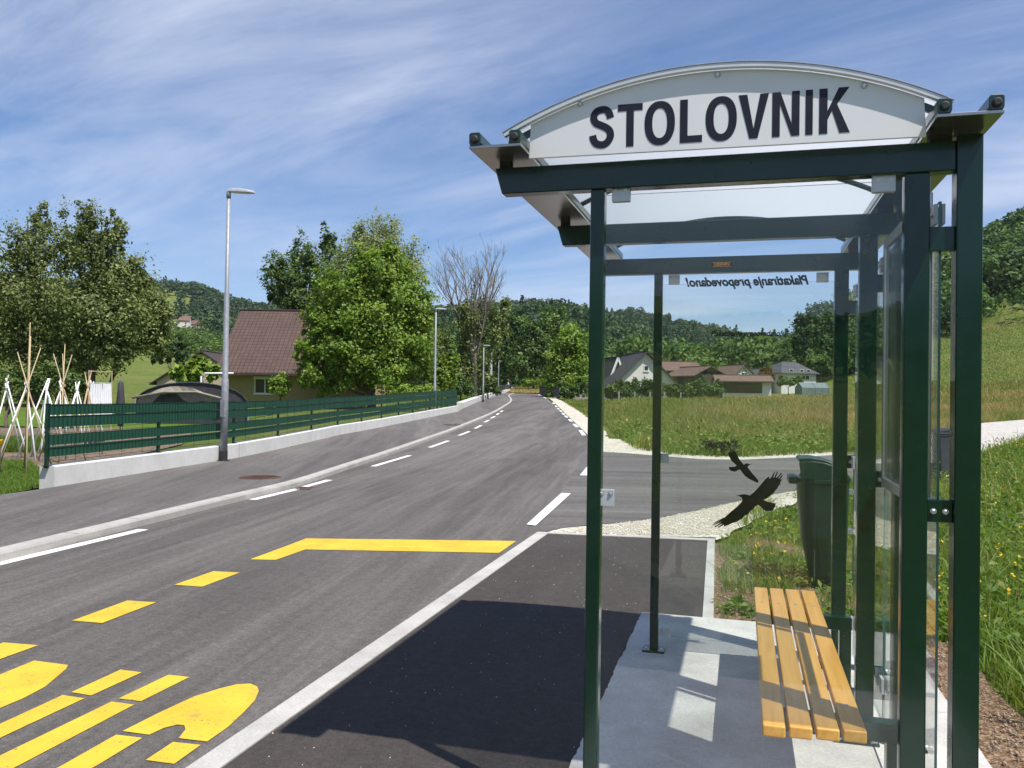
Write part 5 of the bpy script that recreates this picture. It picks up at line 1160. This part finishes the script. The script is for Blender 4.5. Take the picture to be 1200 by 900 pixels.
# burnt-looking dark heap of twigs at the meadow edge
q = P(846, 534); t_ = thing('brushwood_heap', 'dark heap of brushwood at the meadow edge above the small bird sticker', 'brushwood', q); crown('twigs', [(q+V([0, .3, .18]), (.5, .3, .17))], 1500, .09, 'dead_twigs', t_, .25, .1, .05)
m = MB()
for k in range(26): a = random.uniform(0, 6.28); m.tube([q+V([random.uniform(-.3, .3), .3+random.uniform(-.2, .2), 0]), q+V([math.cos(a)*.5, .3+math.sin(a)*.4, random.uniform(.08, .3)])], [.012, .004], 4)
m.build('stems', 'twig', t_)

# ------------------------------------------------------------------ forest on the hills (a wood that reads as one mass)
def proto(n, kind):
    if kind == 'cone':
        z = rng.random(n)**.8; a = rng.uniform(0, 6.283, n); rr_ = (1-z)*.36*(.75+.25*np.sin(z*40))*rng.uniform(.7, 1.05, n)+.02
        c = np.stack([rr_*np.cos(a), rr_*np.sin(a), z*1.25-.1], -1); nb = np.stack([np.cos(a), np.sin(a), np.full(n, .5)], -1); tn = rng.normal(-.22, .08, n); sz = .10
    else:
        C_, N_, T_l = [], [], []; k = rng.integers(5, 9)
        for i in range(k):
            lc = V([rng.normal()*.22, rng.normal()*.22, rng.uniform(.28, .80)]); lr = rng.uniform(.20, .34)*(1.15-lc[2]*.4)
            d = rng.normal(size=(n//k, 3)); d /= np.linalg.norm(d, axis=1, keepdims=True); d[:, 2] = np.abs(d[:, 2])*np.where(rng.random(n//k) < .75, 1, -1)
            C_.append(lc+d*lr*rng.uniform(.75, 1.08, (n//k, 1))); N_.append(d+V([0, 0, .3])); T_l.append(np.full(n//k, rng.normal(0, .08))+rng.normal(0, .07, n//k))
        c, nb, tn = np.concatenate(C_), np.concatenate(N_), np.concatenate(T_l); sz = 1.35/math.sqrt(n)*1.75
    return leaf_quads(c, sz, nb, .8).astype(np.float32), np.repeat(tn, 4).astype(np.float32)
def forest(name, r0, r1, spacing, nq, amax, amin=0, hmin=8, hmax=14, label=None):
    pro = [proto(nq, 'round') for _ in range(6)]+[proto(nq, 'cone')]; pk = [1/6]*6+[0] if spacing < 9 else [.158]*6+[.052]
    area = (amax-amin)*(r1*r1-r0*r0); N = int(area/spacing**2); r = np.sqrt(rng.uniform(r0*r0, r1*r1, N)); s = rng.choice([-1, 1], N); a = rng.uniform(amin, amax, N)*s
    px = 600+973*np.tan(np.clip(a, -1.2, 1.2)); keep = np.ones(N, bool)
    fr = np.abs(a) < 1.2
    lim = np.interp(px, [-300, 250, 335, 420, 540, 560, 690, 700, 880, 905, 1000, 1040, 1100, 1500], [238, 238, 210, 170, 165, 172, 172, 182, 182, 196, 196, 205, 226, 222])
    keep &= ~(fr & (r < lim*(1+.06*np.sin(a*60)))); 
    wob = .02*np.sin(r*.05)
    keep &= ~(fr & (px > 140) & (px < 214+10*np.sin(r*.1)) & (r > 590) & (r < 830))
    keep &= ~(fr & (px > 862) & (px < 908) & (r > 560) & (r < 900) & (np.sin(r*.04+px*.1) > -.3))
    keep &= ~(fr & (np.abs(px-220) < 19) & (r > 400) & (r < 532)); keep &= ~(fr & (np.abs(px-846) < 5) & (r > 690) & (r < 765))
    r, a = r[keep], a[keep]; p_ = txyz(r, a); N = len(r); px = px[keep]
    hh = rng.uniform(hmin, hmax, N)*np.where((px > 130) & (px < 320) & (r < 420) & (np.abs(a) < 1), .5, 1); kind = rng.choice(7, N, p=pk); rot = rng.uniform(0, 6.283, N); wd = rng.uniform(.85, 1.25, N)
    big = .14*np.sin(p_[:, 0]*.021+1)+.14*np.sin(p_[:, 1]*.017+p_[:, 0]*.011)
    tone0 = np.clip(.45+big+rng.normal(0, .13, N), .08, .95); VS, TS = [], []
    for k in range(7):
        for i in np.where(kind == k)[0]:
            v, tn = pro[k]; c, s_ = math.cos(rot[i]), math.sin(rot[i]); h = hh[i]*(1.15 if k == 6 else 1)
            q = np.empty_like(v); q[:, 0] = (v[:, 0]*c-v[:, 1]*s_)*h*wd[i]+p_[i, 0]; q[:, 1] = (v[:, 0]*s_+v[:, 1]*c)*h*wd[i]+p_[i, 1]; q[:, 2] = v[:, 2]*h+p_[i, 2]-h*.06; VS.append(q); TS.append(np.clip(tn+tone0[i], 0, 1))
    v = np.concatenate(VS); print(name, N, len(v)//4)
    o = mass(name, v, np.arange(len(v)), 4, 'leaf_wood' if name == 'near_forest' else 'leaf_far', np.concatenate(TS)); o['kind'] = 'stuff'; o['label'] = label; o['category'] = 'forest'; return o
forest('near_forest', 165, 360, 7.2, 820, .66, label='leafy forest on the nearer slopes of the hills')
forest('far_forest', 360, 1050, 11.5, 190, .66, label='dense forest covering the far hills and ridges')
forest('rear_forest', 200, 600, 17, 80, math.pi, 1.9, label='forest on the hills behind the viewpoint')
# ------------------------------------------------------------------ grass, weeds and flowers
def inside(poly, x, y):
    p_ = np.asarray([q[:2] for q in poly]); r = np.zeros(len(x), bool); j = len(p_)-1
    for i in range(len(p_)):
        xi, yi, xj, yj = *p_[i], *p_[j]; c = ((yi > y) != (yj > y)) & (x < (xj-xi)*(y-yi)/(yj-yi+1e-12)+xi); r ^= c; j = i
    return r
def scatter(poly, n, near=0):
    p_ = np.asarray([q[:2] for q in poly]); lo, hi = p_.min(0), p_.max(0); X, Y = [], []; tot = 0
    while tot < n:
        x = rng.uniform(lo[0], hi[0], n*4); y = rng.uniform(lo[1], hi[1], n*4); k = inside(poly, x, y)
        if near: d = np.hypot(x, y); k &= rng.random(len(x)) < np.minimum(1, (near/d)**1.6)
        X.append(x[k]); Y.append(y[k]); tot += k.sum()
    return np.concatenate(X)[:n], np.concatenate(Y)[:n]
def blades(name, x, y, h, w, tone, mat, lean=.35, zoff=-.03, label=None, cat='grass', parent=None, gz_fn=None):
    n = len(x); rr_ = np.hypot(x, y); z = np.where(rr_ > 60, terrain(rr_, np.arctan2(x*RH[0]+y*RH[1], x*FH[0]+y*FH[1])), hD(x*FH[0]+y*FH[1]))+zoff; a = rng.uniform(0, 6.283, n); b = rng.uniform(0, 6.283, n)
    wx, wy = np.cos(a)*w/2, np.sin(a)*w/2; L = lean*h*rng.uniform(.2, 1.6, n); lx, ly = np.cos(b)*L, np.sin(b)*L; zero = np.zeros(n)
    p0 = np.stack([x, y, z], -1); v = np.stack([p0+np.stack([-wx, -wy, zero], -1), p0+np.stack([wx, wy, zero], -1),
        p0+np.stack([lx*.3+wx*.8, ly*.3+wy*.8, h*.55], -1), p0+np.stack([lx*.3-wx*.8, ly*.3-wy*.8, h*.55], -1), p0+np.stack([lx, ly, h*rng.uniform(.8, 1.0, n)], -1)], 1).reshape(-1, 3)
    i0 = np.arange(n)*5; f = np.stack([i0, i0+1, i0+2, i0+3, i0+3, i0+2, i0+4], -1).reshape(-1); sz = np.tile([4, 3], n)
    o = mass(name, v, f, sz, mat, np.repeat(np.clip(tone, 0, 1), 5), parent)
    if parent is None: o['kind'] = 'stuff'; o['label'] = label; o['category'] = cat
    return o
def lowf(x, y, s, ph=0): return .5+.25*np.sin(x*s+ph+1.7*np.sin(y*s*.7))+.25*np.sin(y*s*1.3+ph*2+1.3*np.sin(x*s*.9))
verge = [V([1.05, 6.0]), V([1.34, 5.9]), V([1.36, 4.8]), V([1.42, 4.0]), V([1.60, 3.2]), V([1.8, 2.0]), V([13, 2.0])]+[q[:2] for q in tk_near[::-1]]+[q[:2] for q in side_near[::-1][1:3]]+[P(905, 602)[:2], P(880, 618)[:2], P(852, 634)[:2], V([-.1, 8.6]), V([-.1, 6.2])]
x, y = scatter(verge, 150000, 3.4); d = np.hypot(x, y)
ln = lowf(x, y, 1.1)
hh = rng.uniform(.10, .42, len(x))*np.clip((x-.6)*.55, .22, .80)*(.45+1.0*ln)
bare = (lowf(x, y, 2.3, 1) < .42) & (x < 1.1) & (y > 5); hh[bare] *= .35; kp = ~(bare & (rng.random(len(x)) < .75))
blades('verge_grass', x[kp], y[kp], hh[kp], (rng.uniform(.004, .010, len(x))*np.maximum(1, d/7))[kp], (.32+.75*(ln-.5)+.3*(lowf(x, y, 3.7, 5)-.5)+rng.normal(0, .18, len(x)))[kp], 'grass_blades', .55, label='lush green grass verge beside and behind the shelter')
x, y = scatter([V([1.36, 5.9]), V([1.38, 4.6]), V([1.5, 3.6]), V([1.75, 2.4]), V([7, 2.4]), V([8, 11]), V([2.5, 11]), V([1.3, 8])], 11000, 4.5)
blades('long_grass', x, y, rng.uniform(.18, .42, len(x))*np.clip((x-.7)*1.3, .5, 1.0), rng.uniform(.007, .015, len(x)), .32+.35*(lowf(x, y, 1.7, 4)-.5)+rng.normal(0, .16, len(x)), 'grass_blades', .95, label='long arching bright grass leaning over the soil strip beside the shelter')
# broad leaved weeds among the grass
x, y = scatter(verge, 15000, 4.0); k_ = (x > 1.5) | (lowf(x, y, 2.3, 1) > .5); x, y = x[k_], y[k_]; n = len(x)
c = np.repeat(np.stack([x, y, hD(x*FH[0]+y*FH[1])], -1), 7, 0)+np.stack([rng.normal(0, .05, n*7), rng.normal(0, .05, n*7), np.abs(rng.normal(.10, .09, n*7))*np.repeat(np.clip((x-.6)*.7, .3, 1.4), 7)], -1)
v = leaf_quads(c, .065, np.tile(V([0, 0, .9]), (len(c), 1)), .45); o = mass('verge_weeds', v, np.arange(len(v)), 4, 'grass_blades', np.repeat(np.clip(np.repeat(rng.normal(.28, .2, n), 7)+rng.normal(0, .1, len(c)), 0, 1), 4)); o['kind'] = 'stuff'; o['label'] = 'broad leaved weeds growing through the verge grass'; o['category'] = 'weeds'
# seed stalks
x, y = scatter(verge, 2600, 7); k_ = x > 1.7; x, y = x[k_], y[k_]
blades('seed_stalks', x, y, rng.uniform(.35, .75, len(x)), np.full(len(x), .0045)*np.maximum(1, np.hypot(x, y)/6), rng.normal(.85, .1, len(x)), 'meadow_blades', .35, label='dry seed stalks standing above the verge grass')
# yellow flowers
fx, fy = scatter(verge, 2000, 7); k_ = (fx > 1.4) & (lowf(fx, fy, .9, 2) > .42) & (fy > 4.5); fx, fy = fx[k_], fy[k_]
fx2, fy2 = scatter([P(860, 630), P(935, 605), P(940, 690), P(880, 700)], 26); fx, fy = np.concatenate([fx, fx2]), np.concatenate([fy, fy2]); n = len(fx)
c = np.repeat(np.stack([fx, fy, rng.uniform(.12, .42, n)*np.clip((fx-.4)*.6, .3, 1.1)], -1), 3, 0)+rng.normal(0, .008, (n*3, 3)); v = leaf_quads(c, .021, np.tile(V([-.2, -.8, .8]), (len(c), 1)), 1.0)*1.0
o = mass('yellow_flowers', v, np.arange(len(v)), 4, 'dandelion', np.repeat(rng.random(len(c)), 4)); o['kind'] = 'stuff'; o['label'] = 'small yellow meadow flowers scattered through the verge grass'; o['category'] = 'flowers'
# meadow beyond the side road
mead = [P(662, 470)[:2], P(676, 478)[:2], P(697, 490)[:2], P(712, 500)[:2], P(722, 512)[:2], P(745, 526)[:2], P(784, 532)[:2], P(823, 535)[:2], P(870, 536)[:2], P(940, 533)[:2], P(1000, 528)[:2], P(1072, 521)[:2]]+[q[:2] for q in tk_far[1:]]+[at(1400, 100)[:2], at(1000, 100)[:2], at(860, 92)[:2], at(705, 78)[:2], at(665, 78)[:2]]
x, y = scatter(mead, 150000, 22); d = np.hypot(x, y); lat = x*RH[0]+y*RH[1]; ln = lowf(x, y, .22); l2 = lowf(x, y, .9, 3)
px_ = 600+973*lat/(x*FH[0]+y*FH[1]); front = np.clip((30-d)/10, 0, 1)
dry = np.clip((px_-770)/130, 0, 1)*np.clip((d-21)/9, 0, 1)*(.35+.9*ln); tone = .30+.38*dry+.6*(l2-.5)-.15*np.clip((34-d)/10, 0, 1)+rng.normal(0, .15, len(x))
hh = rng.uniform(.25, .62, len(x))*(.55+.7*l2)*(1-.3*front)*np.where(px_ < 730, .45, 1)
blades('meadow_grass', x, y, hh, rng.uniform(.010, .020, len(x))*np.maximum(1, d/20), tone, 'meadow_blades', .4, label='tall uncut meadow grass with reddish seed heads beyond the side road')
x, y = scatter(mead, 4200, 16); k_ = np.hypot(x, y) < 34; x, y = x[k_], y[k_]; n = len(x)
c = np.repeat(np.stack([x, y, hD(x*FH[0]+y*FH[1])+.18], -1), 12, 0)+rng.normal(0, 1, (n*12, 3))*V([.16, .16, .14]); v = leaf_quads(c, .11, np.tile(V([0, -.3, .8]), (len(c), 1)), .6)
o = mass('meadow_weeds', v, np.arange(len(v)), 4, 'grass_blades', np.repeat(np.clip(np.repeat(rng.normal(.3, .25, n), 12)+rng.normal(0, .1, len(c)), 0, 1), 4)); o['kind'] = 'stuff'; o['label'] = 'leafy green weeds along the front edge of the meadow'; o['category'] = 'weeds'
# weeds at the edges of gravel, soil and verge
edge = [P(842, 640), P(880, 630), P(935, 645), P(1000, 690), P(1000, 730), P(845, 722)]
x, y = scatter(edge, 5200); k_ = lowf(x, y, 3.1, 2) > .52; blades('soil_grass', x[k_], y[k_], rng.uniform(.05, .20, k_.sum()), rng.uniform(.004, .009, k_.sum()), rng.normal(.4, .2, k_.sum()), 'grass_blades', .6, label='sparse grass tufts on the bare soil beside the lay-by')
x, y = scatter([P(870, 600), P(905, 590), P(915, 612), P(868, 622)], 420); blades('gravel_grass', x, y, rng.uniform(.08, .30, len(x)), rng.uniform(.005, .012, len(x)), rng.normal(.5, .2, len(x)), 'grass_blades', .8, label='thin grass growing out of the gravel wedge')
# stones on the bare soil
def stones(name, poly, n, s0, s1, mat, label, zoff=0):
    x, y = scatter(poly, n); s = rng.uniform(s0, s1, n)*rng.uniform(.5, 1, n); ico = V([(0, 0, 1), (.9, 0, .2), (.28, .85, .1), (-.72, .53, .2), (-.72, -.53, .1), (.28, -.85, .2), (0, 0, -.5)]); F = V([(0, 1, 2), (0, 2, 3), (0, 3, 4), (0, 4, 5), (0, 5, 1), (6, 2, 1), (6, 3, 2), (6, 4, 3), (6, 5, 4), (6, 1, 5)])
    v = ico[None]*s[:, None, None]*rng.uniform(.6, 1.2, (n, 1, 3))*rng.uniform(.85, 1.15, (n, 7, 1)); a = rng.uniform(0, 6.28, n); c, s_ = np.cos(a)[:, None], np.sin(a)[:, None]
    v = np.stack([v[..., 0]*c-v[..., 1]*s_, v[..., 0]*s_+v[..., 1]*c, v[..., 2]], -1)+np.stack([x, y, hD(x*FH[0]+y*FH[1])+zoff], -1)[:, None]
    f = (F[None]+(np.arange(n)*7)[:, None, None]).reshape(-1); o = mass(name, v.reshape(-1, 3), f, 3, mat); o['kind'] = 'stuff'; o['label'] = label; o['category'] = 'stones'
stones('soil_stones', soil, 3800, .003, .013, 'soil_stone', 'small pale stones lying on the bare soil beside the slab'); stones('patch_stones', [P(842, 636), P(900, 640), P(985, 690), P(960, 735), P(841, 722)], 1900, .005, .016, 'soil_stone', 'pale stones scattered on the bare soil patch behind the shelter', -.005)
stones('wedge_gravel', [P(640, 625), P(718, 614), P(772, 608), P(812, 600), P(865, 588), P(930, 576), P(905, 598), P(850, 627), P(740, 627)], 6000, .008, .018, 'pebble', 'loose cream gravel between the lay-by and the side road', .006)
stones('lay_by_grit', [D_out, bayA, bayB, V([SX0, 6]), V([SX0, 1])], 380, .003, .007, 'pebble', 'scattered pale grit on the dark lay-by asphalt', .013)
# lawn at the left edge, garden rows, weeds under the fence
x, y = scatter([P(-60, 602), P(0, 582), P(49, 571), at(58, 14.2)[:2], at(38, 17)[:2], at(-60, 17.6)[:2]], 30000); blades('lawn_grass', x, y, rng.uniform(.03, .09, len(x)), rng.uniform(.006, .012, len(x)), rng.normal(.3, .15, len(x)), 'grass_blades', .6, .01, label='short bright lawn at the near end of the white wall')
gx, gy = [], []
for D in np.arange(19.6, 23, .45):
    for px in np.arange(-60, 62, 1.3): q = at(px+rng.uniform(-.6, .6), D); gx += [q[0]]*7; gy += [q[1]]*7
gx, gy = V(gx)+rng.normal(0, .05, len(gx)), V(gy)+rng.normal(0, .05, len(gy)); blades('onion_rows', gx, gy, rng.uniform(.12, .32, len(gx)), np.full(len(gx), .014), rng.normal(.15, .12, len(gx)), 'grass_blades', .5, .0, label='rows of green onions in the brown garden bed', cat='vegetables')
wx, wy = [], []
for a, b_ in zip(fl[1:-1], fl[2:]):
    for k in range(260): q = a+(b_-a)*rng.random()+offset_line([a, b_], 1)[0]*0; nn = V([-(b_-a)[1], (b_-a)[0]])/np.linalg.norm(b_-a); q = q+nn*rng.uniform(.2, .9); wx.append(q[0]); wy.append(q[1])
wx, wy = V(wx), V(wy); blades('fence_weeds', wx, wy, rng.uniform(.08, .36, len(wx)), rng.uniform(.014, .034, len(wx)), rng.normal(.3, .2, len(wx)), 'grass_blades', .4, .0, label='weeds growing behind the low wall under the fence', cat='weeds')
vp = [V(p[:2]) for p in [P(541, 479), P(560, 471.5), P(578, 465), P(586, 461)]]; vq = offset_line(vp, 5); poly = vp+vq[::-1]
x, y = scatter(poly, 6000); blades('roadside_grass', x, y, rng.uniform(.08, .3, len(x)), rng.uniform(.03, .06, len(x)), rng.normal(.3, .12, len(x)), 'grass_blades', .5, .0, label='green roadside grass beyond the end of the fence')
# tufts on the right slope
n = 45000; sr = rng.uniform(100**2, 232**2, n)**.5; sa = np.arctan((rng.uniform(985, 1420, n)-600)/973); q = txyz(sr, sa); x, y = q[:, 0], q[:, 1]
blades('slope_grass', x, y, rng.uniform(.12, .28, n), rng.uniform(.10, .20, n), .25+.35*(lowf(x, y, .06, 1)-.3)+rng.normal(0, .08, n), 'meadow_blades', .5, -.05, label='mown grass on the sunny slope below the forest at the right')
# yellow field at the road end
fld = [at(560, 118)[:2], at(650, 112)[:2], at(665, 150)[:2], at(555, 156)[:2]]
m, t, b = base('straw_ground', (.42, .33, .11), .9); flat('yellow_field', fld, 'straw_ground', .12)
x, y = scatter(fld, 9000); blades('yellow_crop', x, y, rng.uniform(.15, .35, len(x)), rng.uniform(.12, .22, len(x)), rng.normal(.8, .12, len(x)), 'meadow_blades', .3, .1, label='yellow ripening field beyond the end of the road', cat='crop')
# ------------------------------------------------------------------ daylight
SUN = V([1.07, -.62, 2.43]); SUN /= np.linalg.norm(SUN); el = math.asin(SUN[2])
w = bpy.data.worlds.new('World'); S.world = w; w.use_nodes = True; t = NT(w); bg = t.n['Background']
sky = t.new('ShaderNodeTexSky', sky_type='NISHITA'); sky.sun_disc = False; sky.sun_elevation = el; sky.sun_rotation = math.atan2(SUN[0], SUN[1]); sky.air_density = 1.0; sky.dust_density = .6; sky.ozone_density = 1.6; sky.altitude = 300
tc = t.new('ShaderNodeTexCoord'); sp = t.new('ShaderNodeSeparateXYZ'); t.link(tc.outputs['Generated'], sp.inputs[0])
zz = t.new('ShaderNodeMath', operation='MAXIMUM'); t.link(sp.outputs['Z'], zz.inputs[0]); zz.inputs[1].default_value = .0
za = t.new('ShaderNodeMath', operation='ADD'); t.link(zz.outputs[0], za.inputs[0]); za.inputs[1].default_value = .13
dv = t.new('ShaderNodeVectorMath', operation='DIVIDE'); cb = t.new('ShaderNodeCombineXYZ'); t.link(tc.outputs['Generated'], dv.inputs[0])
for i in range(3): t.link(za.outputs[0], cb.inputs[i])
t.link(cb.outputs[0], dv.inputs[1])
mp = t.new('ShaderNodeMapping', vector_type='TEXTURE'); mp.inputs['Rotation'].default_value = (0, 0, math.radians(-20)); mp.inputs['Scale'].default_value = (2.0, .62, 1); t.link(dv.outputs[0], mp.inputs['Vector'])
n1 = noise(t, mp.outputs['Vector'], 1.15, 12, .64, .55); 
mp2 = t.new('ShaderNodeMapping'); mp2.inputs['Scale'].default_value = (.5, .42, 0); mp2.inputs['Location'].default_value = (3.3, 1.4, 0); t.link(dv.outputs[0], mp2.inputs['Vector']); n2 = noise(t, mp2.outputs['Vector'], 1.2, 5, .55, .3)
f = t.new('ShaderNodeMath', operation='MULTIPLY'); t.link(ramp(t, n1, [(.36, g(0)), (.70, g(1))]), f.inputs[0]); t.link(ramp(t, n2, [(.30, g(.25)), (.62, g(1))]), f.inputs[1])
f2 = t.new('ShaderNodeMath', operation='MULTIPLY'); hi_ = ramp(t, sp.outputs['Z'], [(.50, g(1)), (.85, g(.30))]); f3 = t.new('ShaderNodeMath', operation='MULTIPLY'); t.link(f.outputs[0], f3.inputs[0]); t.link(hi_, f3.inputs[1]); t.link(f3.outputs[0], f2.inputs[0]); f2.inputs[1].default_value = .76
tint = mix(t, sky.outputs[0], (.80, .95, 1.19), 1.0, 'MULTIPLY')
cl = mix(t, tint, (6.6, 7.2, 8.7), f2.outputs[0])
t.link(cl, bg.inputs['Color']); bg.inputs['Strength'].default_value = .090
sl = bpy.data.lights.new('sun', 'SUN'); sl.energy = 5.0; sl.angle = math.radians(.53); sl.color = (1, .955, .89); so = bpy.data.objects.new('sun', sl); COL.objects.link(so)
from mathutils import Vector
so.rotation_euler = Vector(tuple(SUN)).to_track_quat('Z', 'Y').to_euler(); so.location = (10, -6, 24)
S.view_settings.view_transform = 'Standard'; S.view_settings.look = 'None'; S.view_settings.gamma = 1; S.view_settings.exposure = .38; S.view_settings.use_curve_mapping = False
S.render.engine = 'CYCLES'; c = S.cycles; c.max_bounces = 8; c.diffuse_bounces = 3; c.glossy_bounces = 4; c.transparent_max_bounces = 24; c.transmission_bounces = 4; c.use_denoising = True; c.sample_clamp_indirect = 6; c.caustics_reflective = False; c.caustics_refractive = False
try: c.denoiser = 'OPENIMAGEDENOISE'
except Exception: pass

# ------------------------------------------------------------------ the air of the valley
hm = bpy.data.materials.new('valley_air'); hm.use_nodes = True; t = NT(hm); t.n.remove(t.n['Principled BSDF'])
pv = t.new('ShaderNodeVolumePrincipled'); pv.inputs['Color'].default_value = (.80, .88, 1, 1); pv.inputs['Density'].default_value = .00007; pv.inputs['Anisotropy'].default_value = .2
t.link(pv.outputs[0], t.n['Material Output'].inputs['Volume'])
m = MB(); m.box((-2750, -2750, -60), (2750, 2750, 330)); MATS['valley_air'] = hm; hz_o = m.build('haze', 'valley_air'); hz_o['kind'] = 'stuff'
